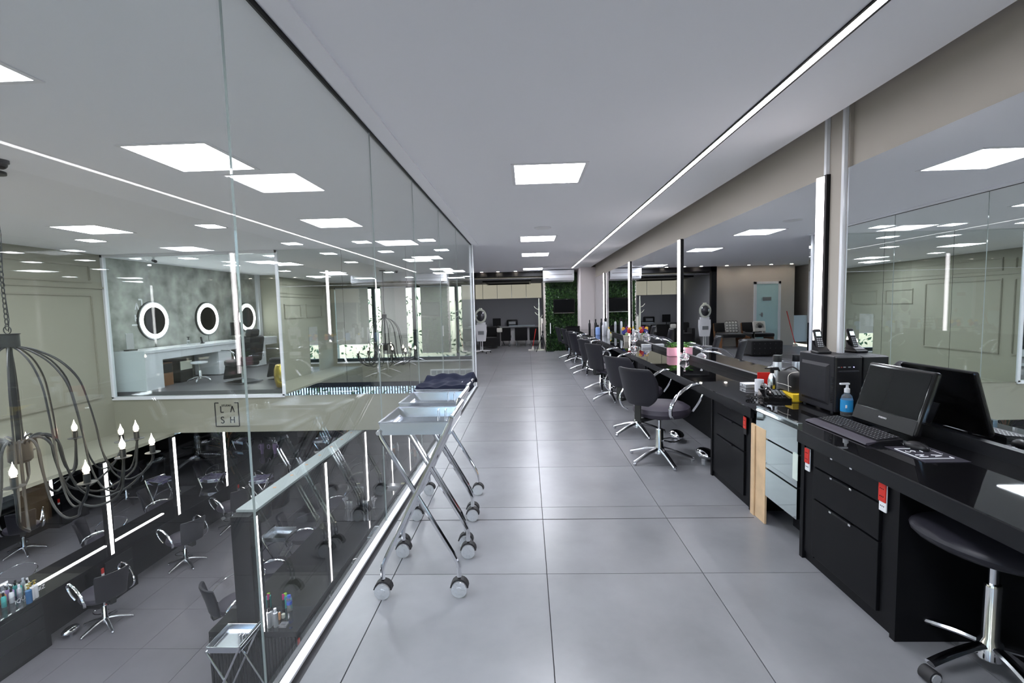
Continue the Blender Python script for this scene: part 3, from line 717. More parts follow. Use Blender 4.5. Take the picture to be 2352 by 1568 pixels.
# cordless phone
cp = thing('cordless_phone', 'black cordless telephone in its charging cradle on the computer tower', 'telephone', (2.02, 3.24, ZT+ph_), -.1)
MB().rbox((-.045, -.06, 0), (.045, .05, .018), .008).prism([(-.05, .015), (.045, .015), (.045, .085), (.02, .05), (-.04, .025)], -.035, .035, 'x').build('cradle', 'black_plastic', cp)
Mh = Matrix.Translation((0, .0, .018)) @ Matrix.Rotation(-.42, 4, 'X') @ Matrix.Rotation(0, 4, 'Z')
hs = MB().rbox((-.024, -.014, 0), (.024, .012, .155), .01, Mh).build('handset', 'black_plastic', cp)
MB().rbox((-.015, -.0155, .10), (.015, -.013, .13), .001, Mh).build('display', 'lcd', hs)
for r in range(5):
    for c in range(3): MB().rbox((-.017+c*.0125, -.0165, .02+r*.014), (-.008+c*.0125, -.0135, .029+r*.014), .001, Mh).build('button', 'grey_metal', hs)
# monitor
a_ = Vector((1.935, 2.79, 0)); b_2 = Vector((1.925, 2.325, 0))
mn = thing('computer_monitor', 'black glossy computer screen tilted back on the worktop', 'monitor', (1.94, 2.575, ZT), 0)
Mt = Matrix.Translation((0, 0, .035)) @ Matrix.Rotation(.29, 4, 'Y')      # leans back towards +X
MB().rbox((-.004, -.228, .0), (.032, .228, .345), .012, Mt).build('casing', 'black_gloss', mn)
Bx((-.0055, -.21, .085), (-.0035, .21, .325)).build('screen', 'screen', mn).data.transform(Mt)
Bx((-.006, -.218, .005), (-.0042, .218, .08)).build('bezel_strip', 'black_plastic', mn).data.transform(Mt)
Mtx = Mt @ Matrix.Translation((-.0075, .025, .045)) @ Matrix(((0, 0, -1, 0), (-1, 0, 0, 0), (0, 1, 0, 0), (0, 0, 0, 1)))
text('maker_name', 'POSITIVO', .013, 'letter_white', mn, Mtx, .0006)
MB().rbox((-.02, -.06, .0), (.01, .06, .02), .004).build('front_foot', 'black_plastic', mn)
MB().add([Vector(p) for p in ((.13, -.06, .17), (.13, .02, .17), (.20, .02, .0), (.20, -.06, .0), (.136, -.06, .17), (.136, .02, .17), (.206, .02, .0), (.206, -.06, .0))], [(0,1,2,3),(4,7,6,5),(0,4,5,1),(1,5,6,2),(2,6,7,3),(3,7,4,0)]).build('rear_stand', 'tower_metal', mn)
# keyboard
kb = thing('keyboard', 'black computer keyboard with purple grey palm rest', 'keyboard', (1.80, 2.60, ZT), 0)
MB().prism([(-.09, .006), (-.085, 0), (.085, 0), (.085, .028), (-.04, .018), (-.085, .012)], -.25, .25, 'y').build('keyboard_body', 'black_plastic', kb)
MB().prism([(-.105, .004), (-.09, 0), (-.04, .0185), (-.05, .0205), (-.10, .012)], -.255, .25, 'y').build('palm_rest', 'leather_top', kb)
km = MB()
for r in range(6):
    for c in range(21):
        x0 = -.035+r*.0195; y0 = -.235+c*.0225
        if r == 0 and 6 < c < 12:
            if c != 7: continue
            km.box((x0, y0, .02+r*.002), (x0+.016, y0+.1, .026+r*.002)); continue
        km.box((x0, y0, .02+r*.002), (x0+.016, y0+.019, .026+r*.002))
km.build('keycaps', 'key', kb, kind='stuff')
ml = MB()
for r in range(6):
    for c in range(21):
        if r == 0 and 6 < c < 12: continue
        x0 = -.035+r*.0195; y0 = -.235+c*.0225; ml.box((x0+.006, y0+.007, .0262+r*.002), (x0+.010, y0+.011, .0265+r*.002))
ml.build('key_legends', 'letter_white', kb, kind='stuff')
# mouse mat + mouse
mp = thing('mouse_mat', 'black mouse mat printed with the white studio mark', 'mouse mat', (1.87, 2.20, ZT), 0)
MB().rbox((-.10, -.12, 0), (.10, .12, .003), .0014).build('mat', 'pad', mp)
lg_ = logo_bars((0, -1, 0), (1, 0, 0), .15, .018).build('printed_mark', 'letter_white', mp); lg_.location = (-.085, .075, .0042)
text('printed_word', 'STUDIO', .016, 'letter_white', mp, Matrix.Translation((.062, .045, .0032)) @ Matrix.Rotation(-PI/2, 4, 'Z'), .0003)
ms = thing('computer_mouse', 'black computer mouse on the printed mat', 'mouse', (1.89, 2.275, ZT+.003), .35)
MB().sph((0, 0, .006), .055, 20, 10, (.56, 1, .55)).build('mouse_body', 'black_plastic', ms)
MB().tube(spline([(0, .05, .01), (.02, .10, .006), (.05, .14, .004), (.1, .2, .004)], 5), .0018, 5).build('cable', 'rubber', ms)
# sanitizer
sz = thing('hand_sanitizer', 'clear pump bottle of hand gel with a blue label beside the screen', 'bottle', (2.02, 2.965, ZT))
MB().lathe([(.03, 0), (.034, .006), (.034, .10), (.028, .13), (.014, .145), (.014, .155)], 22).build('bottle_body', 'clear_plastic', sz)
MB().lathe([(.0346, .03), (.0346, .105)], 22, M=Matrix.Diagonal((1, 1, 1, 1))).build('label', 'blue_label', sz)
MB().lathe([(.016, .15), (.016, .175), (.008, .18), (.006, .205), (.0001, .205)], 16).rbox((-.045, -.009, .20), (.012, .009, .212), .003).build('pump', 'white_bottle', sz)
MB().rbox((-.026, -.030, .055), (-.012, -.026, .075), .002).build('label_drop', 'letter_white', sz)

# desk telephone
dp = thing('desk_telephone', 'black corded desk telephone near the counter edge', 'telephone', (1.86, 3.52, ZT), -.25)
MB().prism([(-.10, 0), (.10, 0), (.10, .055), (-.10, .022)], -.09, .09, 'x').build('phone_body', 'black_gloss', dp)
MB().tube(spline([(-.06, -.105, .05), (-.06, -.07, .075), (-.06, .0, .085), (-.06, .07, .09), (-.06, .10, .07)], 5), .018, 10).build('handset', 'black_gloss', dp)
for r in range(4):
    for c in range(3): MB().rbox((-.01+c*.027, -.055+r*.026, .035+r*.0045), (.008+c*.027, -.038+r*.026, .043+r*.0045), .002).build('button', 'grey_metal', dp)
pts = []
for k in range(90):
    a = k*.9; u = k/89; c = Vector((-.07-.12*math.sin(u*PI), -.10+.16*u, .015)); pts.append(c+Vector((.009*math.cos(a), 0, .009*math.sin(a))))
MB().tube(pts, .003, 5).build('coiled_cord', 'rubber', dp)
def lathed(name, label, cat, loc, parts, grp=None, n=18):
    t = thing(name, label, cat, loc, 0, grp)
    for nm, prof, m in parts: MB().lathe(prof, n).build(nm, m, t)
    return t
lathed('cup', 'white cylindrical cup beside the silver spray bottle', 'cup', (1.90, 3.83, ZT), [('cup_wall', [(.032, 0), (.034, .01), (.034, .10), (.031, .10), (.031, .02), (.0001, .015)], 'white_bottle')])
sb = lathed('spray_bottle', 'silver metal spray bottle with black trigger', 'bottle', (1.945, 3.72, ZT), [('bottle_body', [(.028, 0), (.031, .006), (.031, .115), (.022, .15), (.013, .165), (.013, .172)], 'steel'), ('collar', [(.015, .168), (.015, .195), (.009, .20)], 'black_plastic')])
MB().rbox((-.014, -.012, .19), (.05, .012, .215), .006).rbox((-.06, -.006, .20), (-.012, .006, .212), .004).tube([(.045, 0, .205), (.06, 0, .18), (.062, 0, .155)], .007).build('trigger', 'black_plastic', sb)
for k, (x, y, l) in enumerate(((2.06, 3.86, 'tall silver aerosol can with black cap behind the spray bottle'),)):
    cn = lathed('aerosol_can', l, 'can', (x, y, ZT), [('can_body', [(.031, 0), (.033, .004), (.033, .235), (.031, .24)], 'silver_bottle'), ('cap', [(.033, .24), (.033, .29), (.031, .294), (.0001, .294)], 'black_plastic')])
    text('can_word', 'WAVES', .018, 'letter_red', cn, Matrix.Translation((-.035, -.0, .17)) @ Matrix.Rotation(-PI/2-.55, 4, 'Z') @ Matrix.Rotation(PI/2, 4, 'X') @ Matrix.Translation((-.03, 0, -.004)), .0008)
yb = thing('yellow_box', 'open yellow box under the black toiletry bag', 'box', (2.00, 3.50, ZT))
MB().rbox((-.07, -.10, 0), (.11, .12, .055), .003).build('box_body', 'yellow_box', yb)
bg_ = thing('toiletry_bag', 'black zipped toiletry bag with pale piping on the yellow box', 'bag', (2.02, 3.52, ZT+.056))
MB().rbox((-.085, -.09, 0), (.08, .12, .15), .035, seg=4).build('bag_body', 'black_cloth', bg_)
MB().tube(spline([(-.088, -.06, .01), (-.089, -.055, .07), (-.085, -.05, .13), (-.04, -.05, .152), (.04, -.05, .150), (.075, -.05, .13)], 5), .0022, 5).tube([(-.086, -.09, .05), (-.089, 0, .055), (-.086, .11, .05)], .0022, 5).build('piping', 'cushion_white', bg_)
MB().tube(spline([(-.05, .1, .14), (-.03, .0, .185), (.0, -.06, .15)], 6), .006, 6).build('handle', 'black_cloth', bg_)
rf = thing('red_folder', 'small red card propped behind the white cup', 'folder', (2.03, 4.02, ZT))
MB().rbox((-.05, -.003, 0), (.06, .003, .13), .001, Matrix.Rotation(-.15, 4, 'Z')).build('cover', 'red_folder', rf)
sv = thing('silver_case', 'flat silver hinged case lying on the worktop', 'case', (1.94, 4.02, ZT))
MB().rbox((-.085, -.05, 0), (.06, .06, .018), .003).build('case_base', 'aluminium', sv); MB().rbox((-.085, -.05, .02), (.06, .06, .036), .003).build('case_lid', 'aluminium', sv)
MB().cyl((-.088, .0, .022), (-.084, .0, .022), .008, n=10).build('clasp', 'chrome', sv)
nb = thing('glass_tray', 'dark glass tray corner under the desk telephone', 'tray', (1.85, 3.50, ZT)); MB().rbox((-.12, -.14, 0), (.14, .14, .003), .001).build('tray_sheet', 'black_glass', nb)
dp.location.z += .004

# pink planter etc.
pk = thing('pink_planter', 'square pink planter with leafy green plant on the worktop', 'planter', (2.035, 6.55, ZT))
MB().rbox((-.06, -.06, 0), (.06, .06, .12), .008).build('pot', 'pink', pk); Bx((-.052, -.052, .12), (.052, .052, .123)).build('soil', 'wood_dark', pk)
for k in range(26):
    a = random.uniform(0, 2*PI); r = random.uniform(.01, .08); h = random.uniform(.13, .2); c = Vector((r*math.cos(a), r*math.sin(a), h)); d = Vector((math.cos(a), math.sin(a), .3)).normalized()*.04; s_ = d.cross(Vector((0, 0, 1))).normalized()*.025
    mb = MB().add([c-d*.8, c-s_-d*.1+Vector((0,0,.006)), c+d-Vector((0,0,.012)), c+s_-d*.1+Vector((0,0,.006)), c+Vector((0,0,-.002))], [(0, 1, 4), (1, 2, 4), (2, 3, 4), (3, 0, 4)])
    mb.tube([c-d*.8, Vector((c.x*.3, c.y*.3, .12))], .002, 4); mb.build('leaf', 'leaf', pk)
# crystal bowl with lid
cb = lathed('crystal_bowl', 'low cut glass bowl with pointed lid near the pink planter', 'bowl', (2.03, 6.02, ZT), [('bowl', [(.03, 0), (.05, .012), (.062, .035), (.064, .05)], 'crystal'), ('lid', [(.065, .052), (.055, .068), (.03, .085), (.01, .1), (.008, .118), (.016, .13), (.012, .142), (.0001, .145)], 'crystal')], n=24)
cj = lathed('crystal_jar', 'tall round cut glass jar with finial lid beside the flower pot', 'jar', (2.02, 8.8, ZT), [('jar_body', [(.03, 0), (.035, .01), (.025, .02), (.06, .05), (.078, .10), (.07, .135), (.06, .15)], 'crystal'), ('lid', [(.062, .152), (.05, .17), (.02, .19), (.01, .20), (.016, .215), (.01, .23), (.0001, .232)], 'crystal')], n=24)
pb = thing('pale_box', 'pale silver rectangular box on the worktop before the glass jar', 'box', (2.03, 7.95, ZT)); MB().rbox((-.075, -.05, 0), (.075, .05, .028), .003).build('box_base', 'white_bottle', pb); MB().rbox((-.077, -.052, .03), (.077, .052, .055), .003).build('box_lid', 'white_bottle', pb)
fp = thing('flower_pot', 'grey stone pot of red, blue and yellow pansies', 'flower pot', (1.97, 9.25, ZT))
MB().lathe([(.055, 0), (.07, .09), (.08, .11), (.085, .125), (.07, .125)], 4, M=Matrix.Rotation(PI/4, 4, 'Z'), smooth=False).build('pot', 'stone_pot', fp)
for k, (x, y, z, m) in enumerate(((-.06, 0, .26, 'petal_yellow'), (-.03, -.03, .22, 'petal_blue'), (.04, -.03, .22, 'petal_red'), (.06, 0, .26, 'petal_yellow'), (.02, .02, .27, 'petal_purple'), (.055, -.02, .2, 'petal_red'), (-.055, 0, .19, 'petal_blue'))):
    f_ = MB()
    for q in range(5):
        a = 2*PI*q/5; f_.sph((x+.02*math.cos(a), y-.012, z+.02*math.sin(a)), .019, 8, 5, (1, .25, 1))
    fl_ = f_.build('flower', m, fp); MB().sph((x, y-.02, z), .006, 6, 4).build('flower_centre', 'petal_yellow' if m != 'petal_yellow' else 'petal_purple', fl_)
    MB().tube(spline([(x*.2, 0, .12), (x*.6, y, .17), (x, y, z)], 4), .003, 5).build('stem', 'stem', fp)
# cluster of bottles by far mirror
bots = [(1.80, 10.3, .22, .026, 'white_bottle', 'white_bottle', 'white bottle with gold rim in the far counter cluster'), (1.86, 10.6, .24, .028, 'white_bottle', 'yellow_box', 'tall white bottle with a gold cap in the far counter cluster'),
        (1.95, 10.9, .1, .04, 'cream', 'yellow_box', 'low cream jar in the far counter cluster'), (1.83, 11.2, .34, .03, 'white_bottle', 'white_bottle', 'tallest white pump bottle in the far counter cluster'),
        (1.95, 11.5, .42, .032, 'silver_bottle', 'black_plastic', 'tall silver bottle with black cap in the far counter cluster'), (1.76, 11.6, .25, .06, 'sky_bottle', 'black_plastic', 'sky blue round bottle in the far counter cluster'),
        (1.9, 11.9, .40, .03, 'black_plastic', 'black_plastic', 'black bottle in the far counter cluster'), (1.8, 12.2, .38, .035, 'black_plastic', 'black_plastic', 'dark bottle at the end of the far counter cluster'), (2.0, 12.0, .40, .03, 'white_bottle', 'black_plastic', 'white bottle with black cap behind the far cluster'),
        (1.66, 12.35, .36, .03, 'black_plastic', 'black_plastic', 'slim black bottle nearest the plant wall')]
for x, y, h, r, m, m2, l in bots:
    lathed('bottle', l, 'bottle', (x, y, ZT), [('bottle_body', [(r*.9, 0), (r, .006), (r, h*.72), (r*.45, h*.8)], m), ('cap', [(r*.5, h*.79), (r*.5, h), (.0001, h)], m2)], 'bottles on the far end of the worktop', 14)

# ---------------------------------------------------------------- chandelier
CX_, CY_ = -4.30, 3.68
def chandelier():
    t = thing('chandelier', 'large black iron cage chandelier with candle bulbs hanging in the void', 'chandelier', (CX_, CY_, 0))
    MB().lathe([(.09, ZC), (.09, ZC-.02), (.03, ZC-.03)], 24).build('ceiling_rose', 'iron', t)
    z = ZC-.03; k = 0
    while z > 1.44:
        pts = []
        for q in range(12):
            a = 2*PI*q/12; x = .013*math.cos(a); zz = .028*math.sin(a); pts.append((x if k % 2 else 0, 0 if k % 2 else x, z-.025+zz))
        MB().tube(pts, .0035, 5, closed=True).build('chain_link', 'iron', t); z -= .043; k += 1
    MB().tube([(.0, .0, ZC-.02), (.02, .01, 2.2), (-.01, .015, 1.8), (.025, 0, 1.5), (.01, 0, 1.4)], .003, 5).build('cable', 'iron', t)
    MB().tube([(.032*math.cos(a), 0, 1.415+.032*math.sin(a)) for a in [2*PI*q/16 for q in range(16)]], .004, 6, closed=True).build('hanging_ring', 'iron', t)
    MB().lathe([(.075, 1.385), (.075, 1.38), (.068, 1.378), (.068, 1.275), (.02, 1.265)], 24).build('upper_hub', 'iron', t)
    MB().cyl((0, 0, .40), (0, 0, 1.28), .019).build('central_rod', 'iron', t)
    MB().lathe([(.02, .48), (.075, .47), (.078, .43), (.078, .32), (.06, .30), (.03, .29)], 24).build('lower_hub', 'iron', t)
    n = 14
    for k in range(n):
        a = 2*PI*(k+.3)/n; c, s = math.cos(a), math.sin(a); R = .88 if k % 2 else .80; zc = .26 if k % 2 else .34
        prof = [(.05, 1.275), (.16, 1.235), (.30, 1.13), (.41, .96), (.46, .75), (.50, .50), (.53, .25), (.60, .06), (.70, .0), (R-.04, .08), (R, zc-.06)]
        MB().tube(spline([(r*c, r*s, z_) for r, z_ in prof], 4), .0075, 6).build('cage_wire', 'iron', t)
        prof = [(.06, .44), (.09, .49), (.17, .50), (.24, .42), (.27, .22), (.34, -.02), (.48, -.13), (.64, -.10), (.76, .0), (R-.01, .14), (R, zc-.06)]
        a2 = a+.06; c2, s2 = math.cos(a2), math.sin(a2)
        P = [((r*((c2 if r < .7 else c))), (r*(s2 if r < .7 else s)), z_) for r, z_ in prof]
        MB().tube(spline(P, 4), .010, 6).build('arm', 'iron', t)
        ho = MB().lathe([(.014, zc-.065), (.014, zc-.05), (.062, zc-.045), (.062, zc-.042), (.022, zc-.04), (.022, zc+.03), (.018, zc+.032)], 14, (R*c, R*s, 0)).build('candle_holder', 'iron', t)
        MB().lathe([(.010, zc+.03), (.022, zc+.05), (.021, zc+.075), (.010, zc+.10), (.003, zc+.125), (.0005, zc+.14)], 10, (R*c, R*s, 0)).build('bulb', 'bulb', ho)
    return t
chandelier()

# ---------------------------------------------------------------- lower floor islands
def station(y0, y1, xm, xf, label, side, near_rib=False, cabs=()):
    "counter at z LT from mirror plane xm out to xf"
    t = thing('styling_counter', label, 'counter', (0, 0, 0))
    a, b = min(xm, xf), max(xm, xf)
    Bx((a, y0, LT-.006), (b, y1, LT)).build('glass_top', 'black_glass', t)
    e = .02 if xf > xm else -.02
    MB().box((a, y0, LT-.06), (b, y1, LT-.0062)).build('apron', 'laminate', t)
    MB().box((min(xm, xm+.12*side), y0+.02, ZL), (max(xm, xm+.12*side), y1, LT-.06)).build('back_panel', 'laminate', t)
    for k, (c, d) in enumerate(cabs):
        u = MB().box((a+(.0 if side > 0 else .015), c, ZL+.0), (b-(.015 if side > 0 else 0), d, LT-.06)).build('cabinet_unit', 'laminate', t)
        fxx = xf-.012*side
        for zt, zb in ((.68, .50), (.49, .31), (.30, .06)):
            MB().box((min(fxx, fxx+.014*side), c+.08, ZL+zb), (max(fxx, fxx+.014*side), d-.08, ZL+zt)).build('drawer', 'laminate_edge', u)
        MB().box((min(fxx, fxx+.016*side), c+.02, ZL+.55), (max(fxx, fxx+.016*side), c+.055, ZL+.63)).build('red_outlet', 'red_plate', u)
        MB().box((min(fxx, fxx+.016*side), c+.02, ZL+.51), (max(fxx, fxx+.016*side), c+.055, ZL+.55)).build('white_plate', 'white_plate', u)
    return t
ZPT = -.85
def post(x, y, side, label, z0=LT, z1=ZPT-.02, grp='lit posts on the lower floor'):
    p = thing('light_post', label, 'light post', (x, y, z0), 0, grp)
    MB().box((min(0, .03*side), -.06, 0), (max(0, .03*side), .06, z1-z0)).build('post', 'laminate', p)
    MB().box((min(.0301*side, .032*side), -.032, .002), (max(.0301*side, .032*side), .032, z1-z0-.01)).build('light_tube', 'tube', p)
sB = station(YF, 13.5, -7.02, -6.65, 'long black counter against the left mirror wall of the lower floor', 1, cabs=((4.7, 5.85), (6.62, 7.27), (10.0, 10.7)))
for k, (a, b) in enumerate(((YF, 7.15), (7.23, 8.63), (8.71, 10.1), (10.18, 13.5))):
    m = thing('lower_wall_mirror', 'wall mirror over the lower left counter, %s' % ['below the chandelier', 'between the first two lit posts', 'between the second and third lit posts', 'in the dark far part'][k], 'mirror', (-7.02, (a+b)/2, LT), 0, 'mirrors over the lower left counter')
    Bx((0, -(b-a)/2, 0), (.01, (b-a)/2, ZPT-LT)).build('mirror_sheet', 'mirror', m)
for y, l in ((7.19, 'lit post on the lower left counter, seen through the chandelier arms'), (8.67, 'second lit post on the lower left counter'), (10.14, 'third lit post on the lower left counter, below the beige band')): post(-7.01, y, 1, l)
for k, (y0, y1) in enumerate(((5.94, 7.1), (7.25, 8.3))):
    s_ = thing('light_strip', 'thin white light strip lying along the lower left counter, %s' % ['near piece', 'far piece'][k], 'light strip', (-6.997, y0, LT)); Bx((-.011, 0, .001), (.011, y1-y0, .01)).build('light_bar', 'tube', s_); Bx((-.014, 0, 0), (.014, y1-y0, .0012)).build('base_strip', 'aluminium', s_)
# island C
XCL, XCR = -3.50, -3.28
pc_ = thing('mirror_partition', 'thick dark free standing partition with grey top on the lower floor', 'partition', (0, 0, 0))
Bx((XCL, 5.24, ZL), (XCR, 12.5, ZPT)).build('partition_body', 'laminate', pc_)
Bx((XCL-.012, 5.22, ZPT), (XCR+.012, 12.5, ZPT+.03)).build('top_board', 'gutter', pc_)
for k in range(12): MB().lathe([(.022, ZPT+.03), (.022, ZPT+.033), (.0001, ZPT+.033)], 12, ((XCL+XCR)/2-.03, 5.9+k*.45, 0)).build('cover_cap', 'amber', pc_)
for x, s, nm in ((XCR, 1, 'right'), (XCL, -1, 'left')):
    m = thing('partition_mirror', 'mirror covering the %s face of the lower partition' % nm, 'mirror', (x, 8.9, LT)); MB().box((min(0, .01*s), -3.6, 0), (max(0, .01*s), 3.6, ZPT-LT-.03)).build('mirror_sheet', 'mirror', m)
station(5.09, 12.5, XCR, -2.80, 'black glass topped counter on the right side of the partition', 1, cabs=((5.1, 5.6),))
station(5.09, 12.5, XCL, -3.86, 'black glass topped counter on the left side of the partition', -1, cabs=((5.1, 5.5), (6.9, 7.5), (9.3, 10.0)))
rb = thing('ribbed_end_panel', 'black ribbed end panel closing the counters of the partition', 'panel', (0, 5.08, ZL))
for k in range(26): 
    x = -3.85+k*.0405; MB().rbox((x, -.014, 0), (x+.028, .008, .69), .004, seg=1).build('rib', 'laminate_edge', rb)
Bx((XCL, .01, .69), (XCR, .15, ZPT-ZL)).build('post_face', 'laminate', rb); Bx((-3.86, .0085, 0), (-2.80, .012, .69)).build('backing', 'laminate', rb)
for y, l in ((5.16, 'nearest lit post on the partition, behind the glass pane joint'), (7.05, 'second lit post on the lower partition'), (8.85, 'third lit post on the lower partition, above the clear vase'), (10.5, 'fourth lit post on the lower partition, above the small tray'), (12.1, 'last lit post on the lower partition')): post(XCR+.01, y, 1, l)
for y in (6.0, 7.7, 9.5): post(XCL-.01, y, -1, 'lit post on the hidden side of the partition at %s' % {6.0: 'its near end', 7.7: 'its middle', 9.5: 'its far part'}[y])
# lower chairs
GL = 'black salon chairs on the lower floor'
low = [((-6.27, 6.25), PI-.45, 'lower floor salon chair nearest the chandelier, at the left counter'), ((-6.27, 7.85), PI-.45, 'second lower floor salon chair along the left counter'), ((-6.27, 9.2), PI-.45, 'third lower floor salon chair along the left counter'),
       ((-6.27, 10.8), PI-.45, 'fourth lower floor salon chair, below the beige band'), ((-4.12, 6.0), .9, 'lower floor salon chair behind the dark end of the partition'), ((-4.2, 8.3), .7, 'second chair on the left side of the partition'), ((-4.2, 10.6), .6, 'third chair on the left side of the partition'),
       ((-2.42, 6.1), PI-.3, 'nearest chair tucked on the right side of the partition'), ((-2.42, 6.9), PI-.3, 'second chair tucked on the right side of the partition'), ((-2.42, 7.9), PI-.3, 'third chair tucked on the right side of the partition'), ((-2.42, 9.3), PI-.3, 'fourth chair tucked on the right side of the partition'), ((-2.42, 10.7), PI-.3, 'fifth chair tucked on the right side of the partition')]
for (x, y), rz, l in low: dup(proto_sq, (x, y, ZL), rz, l, GL)
# footrest of the pump at left counter (chrome shell under cabinet)
for k, (x, y, z) in enumerate(((-6.60, 6.05, ZL), (1.66, 4.35, 0), (1.60, 5.0, 0))):
    f_ = thing('chrome_footrest', ['chrome oval footrest under the lower left counter', 'chrome oval footrest behind the black drawer cabinet', 'chrome oval footrest under the nearest salon chair'][k], 'footrest', (x, y, z))
    MB().sph((0, 0, .075), .11, 20, 10, (.7, 1.1, .45)).build('shell', 'chrome', f_); MB().cyl((0, 0, 0), (0, 0, .05), .03).build('stem', 'chrome', f_)
# poufs
for k in range(6):
    p = thing('pouf', 'round black pouf in the row under the corridor, %s' % ['nearest', 'second', 'third', 'fourth', 'fifth', 'farthest'][k], 'pouf', (-.55, 6.6+k*.75, ZL), 0, 'round black poufs')
    MB().lathe([(.26, .02), (.29, .06), (.29, .40), (.26, .44), (.0001, .45)], 24).build('cushion', 'leather', p); MB().lathe([(.22, 0), (.22, .03)], 16).build('base', 'black_plastic', p)
# lower trolleys
GLT = 'steel trolleys on the lower floor'
q = at(530, 1463, z=ZL+.9); dup(tp, (-3.35, 4.80, ZL), 0, 'lower floor trolley with steel tray before the ribbed end panel', GLT)
q = at(872, 1224, z=ZL+.9); dup(tp, (q.x+.05, q.y, ZL), 0, 'lower floor trolley with steel tray beside the partition counter, cut by the glass rail', GLT)
for (px, py), l in (((548, 1100), 'lower floor trolley with purple towel right of the left counter'), ((440, 1098), 'lower floor trolley with purple towel near the left counter'), ((700, 1010), 'lower floor trolley with purple towel beside the tumblers'), ((560, 1010), 'lower floor trolley with purple towel below the studio sign')):
    q = at(px, py, z=ZL+.9); q.x += .5; o = dup(tp, (q.x, q.y, ZL), .3, l, GLT)
    towel(l.replace('lower floor trolley with purple towel', 'purple towel on the lower trolley'), (q.x, q.y, ZL+.895), .36, .34, 'purple_towel', int(px), .0)
# bottles and box on the left lower counter
cols = ['lavender', 'pink', 'teal', 'amber', 'white_bottle', 'lavender', 'silver_bottle', 'teal', 'cream', 'silver_bottle']
nmz = {'lavender': 'lavender', 'pink': 'pink', 'teal': 'teal', 'amber': 'amber', 'white_bottle': 'white', 'silver_bottle': 'silver', 'cream': 'cream', 'blue_bottle': 'blue'}
pos = ['left picture edge', 'second in the row', 'third in the row', 'fourth in the row', 'fifth in the row', 'sixth in the row', 'seventh in the row', 'eighth in the row', 'ninth in the row', 'last in the box']
for k, c in enumerate(cols):
    q = at(-8+k*9, 1404-k*5.2, z=LT); x = q.x; y = q.y
    lathed('product_bottle', '%s product bottle behind the clear display sheet, %s' % (nmz[c], pos[k]), 'bottle', (x-.05*(k % 2), y, LT), [('bottle_body', [(.024, 0), (.026, .005), (.026, .13), (.012, .15)], c), ('cap', [(.013, .148), (.013, .19), (.0001, .192)], 'black_plastic' if k % 3 else 'white_bottle')], 'product bottles on the lower left counter', 12)
for k, (px, py, c, cap, l) in enumerate(((68, 1390, 'blue_bottle', 'gold', 'blue'), (73, 1384, 'white_bottle', 'gold', 'white'), (82, 1378, 'white_bottle', 'gold', 'large white'))):
    q = at(px, py-6, z=LT)
    t = lathed('pump_bottle', '%s pump bottle with gold head on the lower left counter' % l, 'bottle', (q.x+.0, q.y, LT), [('bottle_body', [(.03, 0), (.033, .005), (.033, .17), (.014, .19)], c), ('pump', [(.014, .19), (.014, .21), (.005, .212), (.005, .235), (.02, .238), (.02, .244), (.0001, .245)], cap)], None, 14)
q0 = at(0, 1411, z=LT); q1 = at(58, 1377, z=LT)
ab = thing('display_sheet', 'clear acrylic display sheet with white lettering before the bottles', 'display', (q0.x+.06, q0.y-.35, LT))
Bx((0, 0, 0), (.004, .85, .16)).build('sheet', 'acrylic', ab)
text('lettering', 'IQUE DINIZ', .072, 'letter_white', ab, Matrix.Translation((.006, .47, .05)) @ Matrix.Rotation(PI/2, 4, 'Z') @ Matrix.Rotation(PI/2, 4, 'X'), .0006)
# things on the partition counter
def pb_(px, py, h, r, m, m2, label, nm='bottle', cat='bottle', caph=.12):
    q = at(px, py, z=LT)
    return lathed(nm, label, cat, (max(q.x, XCR+r+.09), q.y, LT), [('bottle_body', [(r*.92, 0), (r, .006), (r, h*(1-caph)), (r*.6, h*(1-caph)+.006)], m), ('cap', [(r*.62, h*(1-caph)), (r*.62, h-.004), (.0001, h)], m2)], None, 16)
pb_(617, 1440, .24, .026, 'silver_bottle', 'black_plastic', 'silver bottle with black cap on the partition counter, left of two', caph=.2)
pb_(634, 1438, .23, .027, 'silver_bottle', 'white_bottle', 'silver bottle with slanted white cap on the partition counter', caph=.25)
pb_(606, 1436, .22, .026, 'white_bottle', 'black_plastic', 'white bottle partly behind the lit post on the partition counter', caph=.2)
pb_(651, 1418, .055, .022, 'cream', 'cream', 'small cream jar on the partition counter', 'jar', 'jar')
pb_(643, 1422, .10, .014, 'amber', 'white_bottle', 'small amber bottle on the partition counter')
pb_(647, 1398, .20, .017, 'black_plastic', 'magenta', 'slim bottle with magenta cap on the partition counter', caph=.4)
pb_(626, 1396, .18, .02, 'teal', 'magenta', 'bottle with pink top behind the silver bottles', caph=.3)
pb_(636, 1394, .19, .03, 'teal', 'green_cap', 'teal bottle with lime tip behind the silver bottles', caph=.2)
wb = pb_(666, 1404, .22, .033, 'clear_plastic', 'blue_cap', 'clear plastic water bottle with blue cap on the partition counter', caph=.16)
MB().lathe([(.0335, .10), (.0335, .14)], 18).build('label', 'blue_cap', wb)
q = at(652, 1437, z=LT); ad = thing('glass_ashtray', 'square cut glass dish on the partition counter', 'dish', (q.x, q.y, LT)); MB().rbox((-.045, -.04, 0), (.045, .04, .008), .002).rbox((-.045, -.04, .008), (-.03, .04, .03), .003).rbox((.03, -.04, .008), (.045, .04, .03), .003).rbox((-.03, -.04, .008), (.03, -.026, .03), .003).rbox((-.03, .026, .008), (.03, .04, .03), .003).build('dish_body', 'crystal', ad)
q = at(836, 1172, z=LT); vs_ = thing('silver_canister_pair', 'pair of ribbed silver canisters below the third lit post', 'canister', (q.x+.04, q.y, LT)); 
